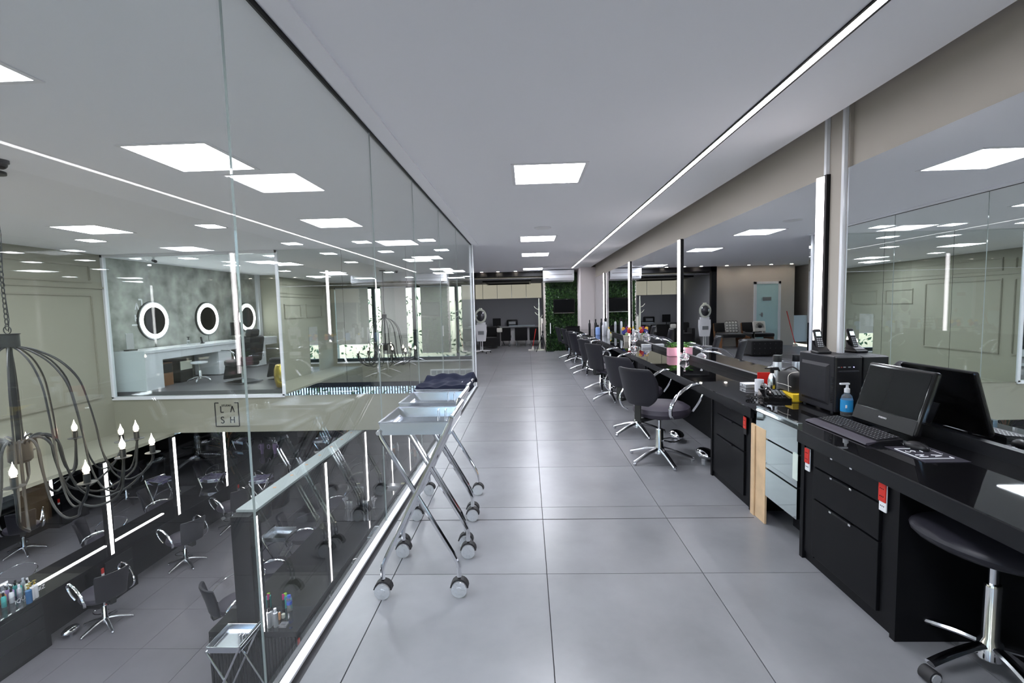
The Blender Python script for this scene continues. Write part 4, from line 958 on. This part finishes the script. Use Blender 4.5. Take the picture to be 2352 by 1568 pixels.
for s in (-.035, .035): MB().lathe([(.03, 0), (.032, .005), (.032, .19), (.03, .195), (.0001, .195)], 14, (s, 0, 0)).build('canister', 'steel', vs_)
q = at(853, 1166, z=LT); cv = thing('crystal_vase', 'clear crystal ornament beside the silver canisters', 'vase', (q.x+.05, q.y, LT)); MB().lathe([(.03, 0), (.012, .03), (.02, .08), (.04, .15), (.05, .17)], 12, smooth=False).build('vase_body', 'crystal', cv)
for k in range(10):
    a = k*2.4; MB().sph((.05*math.cos(a)*(k % 3+1)/3, .05*math.sin(a)*(k % 3+1)/3, .18+.012*(k % 4)), .018, 8, 5).build('crystal_bead', 'crystal', cv)
q = at(925, 1110, z=LT); sn = Bx((-.04, -.05, 0), (.04, .05, .002)).build('sticky_note', 'sticky'); sn.location = (q.x, q.y, LT); tag(sn, 'yellow paper note lying on the partition counter', 'note')
q = at(898, 1112, z=LT+.06); gt = thing('glass_tray', 'small clear stacked tray at the foot of the fourth lit post', 'tray', (q.x+.06, q.y, LT)); MB().rbox((-.14, -.08, .04), (.14, .08, .055), .003).rbox((-.12, -.06, 0), (.12, .06, .03), .003).build('tray_body', 'steel', gt)
for k, (px, py, m, l) in enumerate(((925, 1034, 'black_plastic', 'black'), (934, 1033, 'teal', 'teal'), (944, 1032, 'amber', 'amber'), (970, 1031, 'amber', 'second amber'), (976, 1030, 'teal', 'second teal'), (915, 1036, 'white_bottle', 'white'))):
    q = at(px, py, z=LT); lathed('bottle', '%s bottle on the distant lower counter under the band' % l, 'bottle', (-2.95-.05*(k % 2), 11.2+k*.16, LT), [('bottle_body', [(.03, 0), (.03, .16), (.012, .18)], m), ('cap', [(.013, .18), (.013, .22), (.0001, .222)], 'white_bottle')], 'bottles on the distant lower counter', 10)
for px, l in ((613, 'left of two'), (632, 'right of two')):
    q = at(px, 1041, z=LT); t = lathed('tumbler', 'tall lavender tumbler with handle and straw, %s' % l, 'tumbler', (q.x, q.y, LT), [('tumbler_body', [(.036, 0), (.037, .09), (.05, .11), (.054, .26), (.05, .27)], 'lavender'), ('lid', [(.05, .27), (.048, .285), (.0001, .286)], 'clear_plastic')]); MB().tube(spline([(.05, 0, .13), (.085, 0, .14), (.09, 0, .22), (.05, 0, .24)], 5), .008, 6).build('handle', 'lavender', t); MB().cyl((.01, 0, .28), (.01, 0, .36), .004, n=6).build('straw', 'white_bottle', t)
q = at(622, 1041, z=LT); cs = thing('side_counter', 'black counter unit under the lavender tumblers', 'counter', (-5.45, q.y, ZL)); Bx((-.9, -.3, .0), (.9, .3, .74)).build('carcass', 'laminate', cs); Bx((-.92, -.32, .74), (.92, .32, .75)).build('glass_top', 'black_glass', cs)
for c in range(3):
    d = MB().rbox((-.86+c*.58, -.315, .08), (-.32+c*.58, -.3005, .7), .003).build('door', 'laminate_edge', cs); MB().tube([(-.38+c*.58, -.33, .45), (-.38+c*.58, -.33, .6)], .006, 6).build('handle', 'chrome', d)
gp = thing('potted_fern', 'leafy plant with orange tint behind the tumblers', 'plant', (-5.2, q.y+1.0, ZL)); MB().lathe([(.14, 0), (.18, .3), (.16, .3)], 14).build('pot', 'wood_dark', gp)
for k in range(40):
    a = k*2.4; r = .1+.35*random.random(); h = .7+.9*random.random(); MB().tube(spline([(0, 0, .3), (r*.3*math.cos(a), r*.3*math.sin(a), h*.8), (r*math.cos(a), r*math.sin(a), h)], 4), .02, 4, rs=[(.004, .02)]*9, flat=(0, 0, 1)).build('frond', 'leaf_wall_light' if k % 3 else 'amber', gp)

# ---------------------------------------------------------------- studio interior
sm = thing('studio_sign', 'black STUDIO LASH mark on the beige band', 'sign', (0, 0, 0))
a = at(497, 979, y=YE-.004); b = at(547, 930, y=YE-.004)
o = logo_bars((1, 0, 0), (0, 0, 1), b.x-a.x, .042).build('mark', 'letter_black', sm); o.location = (a.x, YE-.006, a.z)
text('word', 'STUDIO', .055, 'letter_black', sm, Matrix.Translation((a.x+.5*(b.x-a.x), YE-.008, b.z-.022)) @ Matrix.Rotation(PI/2, 4, 'X'), .002, 'CENTER')
sm2 = thing('studio_sign', 'shining half of the silver lettering mark on the concrete studio wall, left of the ring mirrors', 'sign', (-8.448, 9.32, 1.0))
o = logo_bars((0, 1, 0), (0, 0, 1), .55, .06, True).build('mark', 'letter_white', sm2); o.location = (.006, .03, .32)  # only the half that catches light is built, white for its shine
for k, (y, l) in enumerate(((10.17, 'nearest large round ring light mirror on the concrete wall'), (11.93, 'middle round ring light mirror on the concrete wall'), (13.65, 'farthest round ring light mirror on the concrete wall'))):
    t = thing('ring_mirror', l, 'mirror', (-8.45, y, 1.40), 0, 'round lit mirrors in the studio')
    MB().lathe([(.44, 0), (.44, .035), (.43, .04)], 40, ax='x').build('mirror_backing', 'black_plastic', t)
    MB().lathe([(.43, .04), (.43, .045), (.405, .045), (.405, .04)], 40, ax='x').build('rim', 'aluminium', t)
    MB().lathe([(.40, .041), (.40, .046), (.31, .046), (.31, .041)], 40, ax='x').build('light_ring', 'ring', t)
    MB().lathe([(.31, .044), (.0001, .044)], 40, ax='x').build('mirror_disc', 'mirror', t)
    MB().cyl((.01, 0, -.44), (.01, .02, -.62), .004, n=6).build('cable', 'rubber', t)
dk = thing('studio_desk', 'long white gloss make-up desk along the concrete wall', 'desk', (-8.45, 0, 0))
MB().rbox((.02, 9.02, .74), (.72, 14.0, .80), .004).build('desk_top', 'white_gloss', dk)
MB().rbox((.03, 9.02, -.02), (.72, 9.07, .74), .004).box((.03, 9.07, -.02), (.70, 9.5, .74)).build('end_panel', 'white_gloss', dk)
MB().box((.66, 9.5, .58), (.70, 14.0, .74)).build('drawer_front', 'white_gloss', dk)
for y in (11.3, 12.9): MB().box((.05, y, 0), (.68, y+.5, .74)).build('pedestal', 'white_gloss', dk)
def studio_chair(label, x, y, rz):
    t = thing('reclining_chair', label, 'chair', (x, y, 0), rz)
    MB().box((-.30, -.28, 0), (.30, .28, .02)).build('floor_plate', 'chrome', t); MB().cyl((0, 0, .02), (0, 0, .36), .035).build('column', 'chrome', t)
    MB().rbox((-.26, -.26, .36), (.28, .26, .50), .05, seg=4).build('seat', 'leather', t)
    MB().rbox((-.06, -.27, 0), (.07, .27, .58), .05, Matrix.Translation((-.28, 0, .46)) @ Matrix.Rotation(-.28, 4, 'Y'), seg=4).build('backrest', 'leather', t)
    MB().rbox((-.05, -.14, 0), (.05, .14, .16), .04, Matrix.Translation((-.45, 0, 1.02)) @ Matrix.Rotation(-.28, 4, 'Y'), seg=4).build('headrest', 'leather', t)
    MB().rbox((.0, -.2, -.4), (.04, .2, 0), .01, Matrix.Translation((.27, 0, .42)) @ Matrix.Rotation(-.35, 4, 'Y')).build('leg_rest', 'leather', t)
    for s in (-1, 1):
        MB().tube(spline([(-.3, s*.3, .55), (-.25, s*.31, .68), (-.1, s*.31, .72), (.2, s*.31, .72)], 5), .02, 8, rs=[(.01, .025)]*16, flat=(0, 0, 1)).build('armrest', 'chrome', t)
studio_chair('black reclining make-up chair in front of the middle ring mirror', -6.35, 10.0, PI-.5)
studio_chair('second black reclining chair, cut by the studio window edge', -5.5, 10.3, PI-.4)
gs = lathed('garden_stool', 'gold hammered drum stool at the studio window edge', 'stool', (-4.98, 9.2, 0), [('drum', [(.14, 0), (.16, .02), (.19, .15), (.2, .25), (.19, .36), (.16, .45), (.12, .47), (.0001, .475)], 'gold')], n=18)
mk = thing('studio_monitor', 'black screen on the white studio desk', 'monitor', (-8.1, 12.6, .80)); MB().rbox((-.02, -.26, .12), (.02, .26, .48), .01).build('casing', 'black_plastic', mk); MB().cyl((0, 0, 0), (0, 0, .14), .02).rbox((-.08, -.12, 0), (.08, .12, .012), .004).build('stand', 'black_plastic', mk)
sbx = lathed('spray_bottle', 'small clear spray bottle with black trigger on the studio desk', 'bottle', (-8.1, 10.75, .80), [('bottle_body', [(.035, 0), (.035, .09), (.012, .12)], 'clear_plastic'), ('trigger', [(.015, .12), (.012, .17), (.03, .175), (.03, .19), (.0001, .192)], 'black_plastic')])
tm = thing('desk_mirror', 'small upright mirror stand on the studio desk end', 'mirror', (-8.2, 9.25, .80)); MB().rbox((-.02, -.09, .03), (.0, .09, .36), .004).build('glass_plate', 'mirror', tm); MB().rbox((-.06, -.11, 0), (.05, .11, .02), .004).build('foot', 'black_plastic', tm)
ph2 = thing('cordless_phone', 'black cordless telephone on the studio desk', 'telephone', (-8.05, 11.15, .80)); MB().rbox((-.03, -.04, 0), (.03, .04, .02), .006).build('cradle', 'black_plastic', ph2); MB().rbox((-.02, -.012, .01), (.02, .012, .17), .008, Matrix.Rotation(.25, 4, 'X')).build('handset', 'black_plastic', ph2)
for k, (y, l) in enumerate(((9.75, 'dark wooden drawer box under the studio desk'), (10.35, 'small dark cabinet under the studio desk'))):
    t = thing('storage_box', l, 'cabinet', (-8.15, y, -.02)); MB().rbox((-.2, -.2, 0), (.25, .2, .5), .006).build('carcass', 'wood_dark' if k == 0 else 'black_plastic', t); MB().rbox((.251, -.18, .28), (.262, .18, .48), .003).build('drawer', 'cream' if k else 'black_plastic', t)
stt = thing('work_stool', 'small chrome work stool before the studio desk', 'stool', (-7.4, 10.1, 0)); star_base(stt, R=.24, top=.42, sleeve=.25); MB().lathe([(.0001, .41), (.15, .41), (.17, .43), (.16, .46), (.0001, .465)], 20).build('seat', 'white_gloss', stt)
sc1 = thing('security_camera', 'white security camera under the studio ceiling', 'camera', (-7.6, 9.3, ZC)); MB().cyl((0, 0, 0), (0, 0, -.06), .02).build('mount', 'white_paint', sc1); MB().cyl((-.06, .05, -.06), (.07, -.05, -.09), .03).build('camera_body', 'black_plastic', sc1)

q = at(2, 383, z=ZC-.05)
dc = thing('dome_camera', 'small black dome camera under the ceiling at the left picture edge', 'camera', (q.x, q.y, ZC))
MB().lathe([(.05, 0), (.05, -.02), (.045, -.025)], 18).build('mount', 'black_plastic', dc); MB().sph((0, 0, -.03), .04, 14, 8).build('dome', 'black_gloss', dc)
# narrow cut tile strip across the corridor
for x0 in (-.96,): 
    o = Bx((x0, 3.165, .0004), (1.55, 3.172, .0012)).build('trim_11', 'grout'); o['kind'] = 'structure'

# ---------------------------------------------------------------- back room and waiting corner
BEFORE = set(bpy.data.objects)
hd = thing('hood_dryer', 'white pedestal hood dryer at the far end of the corridor', 'hair dryer', (-1.40, 13.9, 0))
for k in range(5):
    a = .3+2*PI*k/5; c, s = math.cos(a), math.sin(a); l = MB().tube([(0, 0, .09), (c*.30, s*.30, .07)], .016, 6).build('base_leg', 'white_paint', hd); MB().cyl((c*.3-.015, s*.3, .03), (c*.3+.015, s*.3, .03), .03, n=10).build('caster', 'rubber', l)
for s in (-.03, .03): MB().cyl((s, 0, .08), (s, 0, .5), .015).build('pole', 'white_paint', hd)
MB().prism([(-.14, .40), (.14, .40), (.18, .72), (.17, .95), (-.17, .95), (-.18, .72)], -.08, .08, 'y').build('body', 'white_paint', hd)
MB().rbox((-.10, -.085, .62), (.10, -.078, .74), .03).build('control_window', 'grey_metal', hd)
MB().sph((0, 0, 1.24), .17, 22, 12, (.95, .8, 1.2)).build('hood', 'hood_shell', hd)
MB().lathe([(.19, -.02), (.195, .0), (.19, .02)], 28, (0, -.05, 1.24), ax='y', squash=(1, 1.2)).build('visor_ring', 'cream', hd)
MB().rbox((-.05, -.06, 1.42), (.05, .04, 1.50), .015).build('top_joint', 'cream', hd); MB().rbox((-.15, -.04, .95), (.15, .04, 1.03), .01).build('neck', 'white_paint', hd)
td = thing('reception_desk', 'white fronted desk with grey top in the back room', 'desk', (-.35, 17.1, 0))
MB().box((-.9, .1, 0), (.85, .2, .70)).build('front_panel', 'white_paint', td); MB().rbox((-.95, -.15, .70), (.9, .4, .75), .004).build('desk_top', 'grey_metal', td)
MB().rbox((-.35, -.1, .751), (.7, .2, .78), .004).build('glass_shelf', 'frost_white', td)
bx = thing('stereo', 'dark portable stereo on the back room desk', 'stereo', (-.55, 17.25, .751)); MB().rbox((-.22, -.08, 0), (.22, .08, .25), .04, seg=3).build('casing', 'black_plastic', bx); MB().rbox((-.14, -.085, .07), (.14, -.079, .18), .01).build('front_plate', 'grey_metal', bx)
for k, x in enumerate((-.8, -.22, .29)):
    c = thing('back_room_chair', 'black chair at the back room desk, %s of three' % ['left', 'middle', 'right'][k], 'chair', (x, 16.3, 0), 0, 'black chairs at the back room desk')
    MB().rbox((-.24, -.06, .22), (.24, .0, .72), .03, seg=3).build('backrest', 'black_cloth', c); MB().rbox((-.24, 0, .30), (.24, .42, .42), .03, seg=3).build('seat', 'black_cloth', c)
    for sx in (-1, 1):
        for sy in (0, 1): MB().cyl((sx*.18, .05+sy*.28, .06), (sx*.18, .05+sy*.28, .3), .018).sph((sx*.18, .05+sy*.28, .04), .04, 8, 6).build('leg', 'grey_metal', c)
bm_ = thing('armchair', 'black low armchair with white cloth in the back room left', 'armchair', (-1.25, 15.6, 0)); MB().rbox((-.35, -.3, .1), (.35, .35, .42), .04).rbox((-.35, .2, .3), (.35, .38, .8), .05).rbox((-.38, -.3, .1), (-.26, .35, .6), .03).rbox((.26, -.3, .1), (.38, .35, .6), .03).build('upholstery', 'black_cloth', bm_)
for sx in (-1, 1):
    for sy in (-1, 1): MB().cyl((sx*.3, sy*.26, 0), (sx*.3, sy*.26, .12), .015).build('leg', 'chrome', bm_)
wc = MB().rbox((-.1, -.05, 0), (.1, .05, .16), .03).build('white_cloth', 'cushion_white'); wc.location = (-.93, 15.5, .60); tag(wc, 'white cloth hanging over the black armchair arm', 'cloth')
tr = thing('screen_on_tripod', 'black screen on a tripod stand in the back room', 'screen', (-1.1, 16.95, 0)); MB().rbox((-.16, -.02, .78), (.16, .02, 1.08), .008).build('screen', 'black_plastic', tr)
for k in range(3): a = 2*PI*k/3+.4; MB().cyl((0, 0, .7), (.3*math.cos(a), .3*math.sin(a), 0), .012).build('leg', 'black_plastic', tr)
MB().cyl((0, 0, .6), (0, 0, .85), .015).build('pole', 'black_plastic', tr)
ch = thing('coat_rack', 'pale branching coat rack post before the plant wall', 'coat rack', (.38, 14.5, 0)); MB().lathe([(.035, 0), (.03, 1.2), (.018, 1.75), (.02, 1.78), (.0001, 1.79)], 12).build('pole', 'cream', ch); MB().lathe([(.16, 0), (.15, .03), (.03, .05)], 18).build('base', 'cream', ch)
for dx, dy, z in ((-.17, 0, 1.4), (-.14, -.03, 1.2), (.15, 0, .9), (.12, .05, 1.1)): MB().tube(spline([(0, 0, z), (dx*.6, dy*.6, z+.04), (dx, dy, z+.12)], 4), .01, 6).build('branch', 'cream', ch)
tc_ = thing('hanging_coat', 'grey white garment hanging from the coat rack', 'garment', (.46, 14.46, .45)); MB().rbox((-.04, -.04, 0), (.05, .04, .65), .03, seg=3).build('cloth_body', 'cushion_white', tc_)
tr2 = thing('tripod', 'black camera tripod standing before the coat rack', 'tripod', (.46, 13.9, 0))
for k in range(3): a = 2*PI*k/3+1.0; MB().cyl((0, 0, .62), (.22*math.cos(a), .22*math.sin(a), 0), .011).build('leg', 'black_plastic', tr2)
MB().cyl((0, 0, .5), (0, 0, .95), .012).rbox((-.03, -.03, .62), (.03, .03, .70), .008).build('pole', 'black_plastic', tr2)
bm2 = thing('broom', 'red broom leaning by the coat rack', 'broom', (.16, 14.4, 0)); MB().cyl((0, 0, .12), (.12, .05, .75), .012).build('handle', 'red_plate', bm2); MB().rbox((-.16, -.03, 0), (.03, .03, .05), .01).build('dustpan', 'cushion_white', bm2); MB().prism([(-.05, .02), (.05, .02), (.02, .16), (-.01, .16)], -.02, .02, 'y').build('brush', 'cushion_white', bm2)
sf = thing('light_stand', 'slim black stand with white strip beside the plant wall', 'stand', (.70, 13.95, 0)); MB().cyl((0, 0, 0), (0, 0, .9), .008).build('pole', 'black_plastic', sf); Bx((-.015, -.01, .6), (.015, .01, .95)).build('white_strip', 'white_paint', sf); MB().lathe([(.12, 0), (.12, .012), (.01, .015)], 14).build('foot', 'black_plastic', sf)
cd = thing('black_trolley_cabinet', 'black equipment cabinet at the foot of the plant wall', 'cabinet', (1.33, 13.75, 0)); MB().rbox((-.2, -.2, .06), (.2, .2, .82), .01).build('carcass', 'black_plastic', cd); MB().rbox((-.22, -.22, .82), (.28, .22, .85), .005).build('top', 'black_gloss', cd)
for k in range(3): MB().rbox((-.18, -.212, .12+k*.23), (.18, -.2, .32+k*.23), .004).build('drawer', 'laminate_edge', cd)
for sx in (-1, 1):
    for sy in (-1, 1): MB().cyl((sx*.16-.012, sy*.16, .03), (sx*.16+.012, sy*.16, .03), .03, n=10).build('caster', 'chrome', cd)
# waiting corner (seen in the mirror)
def bench(label, x, y, pil, pl):
    t = thing('lounge_chair', label, 'lounge chair', (x, y, 0), 0, 'black cushioned wooden lounge chairs')
    for s in (-1, 1): MB().prism([(-.30, 0), (.22, 0), (.28, .38), (.36, .78), (.30, .80), (.22, .42), (-.32, .36)], s*.36-.02, s*.36+.02, 'x').build('side_frame', 'wood_dark', t)
    MB().rbox((-.36, -.42, .36), (.36, .26, .48), .04, seg=3).build('seat_cushion', 'black_cloth', t); MB().rbox((-.38, -.04, 0), (.38, .06, .30), .04, Matrix.Translation((0, .27, .52)) @ Matrix.Rotation(-.2, 4, 'X'), seg=3).build('back_cushion', 'black_cloth', t)
    p = thing('cushion', pl, 'cushion', (x-.12, y+.1, .50), 0)
    Mp = Matrix.Rotation(-.25, 4, 'X')
    MB().rbox((-.2, -.05, 0), (.2, .05, .36), .045, Mp, seg=3).build('cover', 'cushion_white', p)
    mb = MB()
    if pil == 0:
        for i in range(4):
            for j in range(4):
                cx, cz = -.15+i*.1, .04+j*.095; mb.tube([tuple(Mp @ Vector((cx+.055*math.cos(a), -.052, cz+.055*math.sin(a)))) for a in [2*PI*q/14 for q in range(14)]], .006, 4, closed=True)
    else:
        for k in range(13):
            a = -.2+k*(PI+.4)/12; mb.tube([tuple(Mp @ Vector((0, -.053, .12))), tuple(Mp @ Vector((.07*math.cos(a), -.054, .15+.07*math.sin(a)))), tuple(Mp @ Vector((.14*math.cos(a), -.053, .16+.14*math.sin(a))))], .008, 4)
    mb.build('printed_motif', 'letter_black', p)
bench('left wooden lounge chair with black cushions, reflected in the mirror', -2.95, 13.9, 1, 'white cushion with a black leaf print'); bench('right wooden lounge chair with black cushions, reflected in the mirror', -2.12, 13.9, 0, 'white cushion with black circle pattern')
stb = lathed('side_table', 'small black round side table in the waiting corner', 'table', (-2.55, 13.2, 0), [('base', [(.2, 0), (.19, .015), (.03, .04), (.02, .1)], 'black_gloss'), ('column', [(.02, .1), (.02, .52), (.06, .55)], 'black_gloss'), ('table_top', [(.26, .55), (.26, .57), (.0001, .572)], 'black_gloss')])
ot = thing('tufted_ottoman', 'low black tufted square ottoman in the waiting corner', 'ottoman', (-2.0, 11.6, 0)); MB().rbox((-.42, -.42, .04), (.42, .42, .44), .05, seg=3).build('upholstery', 'black_cloth', ot)
for i in range(6):
    for j in range(3): MB().sph((-.35+i*.14, -.424, .1+j*.13), .014, 6, 4).build('button', 'leather', ot)
d = srt('door_1', 'white framed frosted glass door of the waiting corner')
MB().box((-4.26, YB+.05, 0), (-4.18, YB+.12, 2.16)).box((-3.46, YB+.05, 0), (-3.38, YB+.12, 2.16)).box((-4.26, YB+.05, 2.08), (-3.38, YB+.12, 2.16)).build('door_frame', 'white_gloss', d)
dl = Bx((-4.18, YB+.07, .01), (-3.46, YB+.09, 2.08)).build('door_leaf', 'frost', d); MB().rbox((-3.66, YB+.02, .98), (-3.62, YB+.07, 1.12), .006).rbox((-3.66, YB+.0, 1.04), (-3.54, YB+.03, 1.06), .005).build('door_handle', 'grey_metal', dl); Bx((-3.95, YB+.06, 1.52), (-3.67, YB+.068, 1.64)).build('door_sign', 'grey_metal', dl)
bm3 = thing('mop_handle', 'red handled mop leaning on the waiting wall', 'mop', (-4.1, 14.1, 0)); MB().cyl((0, -.15, .05), (.05, .3, 1.15), .014).build('handle', 'red_plate', bm3); MB().lathe([(.08, 0), (.07, .06), (.02, .1)], 12, (0, -.15, 0)).build('mop_head', 'cushion_white', bm3)
stair = thing('staircase', 'dark staircase rising beside the waiting wall', 'stairs', (-4.5, 15.2, 0))
for k in range(9): MB().box((-.22, -.1+.0*k, 1.5+.0), (-.2, .0, 1.5)).build('stair_tread', 'laminate', stair) if False else MB().box((-.24, .28*k-.4, .17*(k+3)), (.2, .28*k-.1, .17*(k+3)+.05)).box((-.24, .28*k-.14, .17*(k+3)), (.2, .28*k-.1, .17*(k+4))).build('stair_tread', 'laminate', stair)
fpn = Bx((-4.74, 14.52, .1), (-4.32, 14.54, 1.0)).build('frosted_panel', 'frost_white'); tag(fpn, 'pale frosted panel below the stairs beside the waiting wall', 'panel')
push_far()
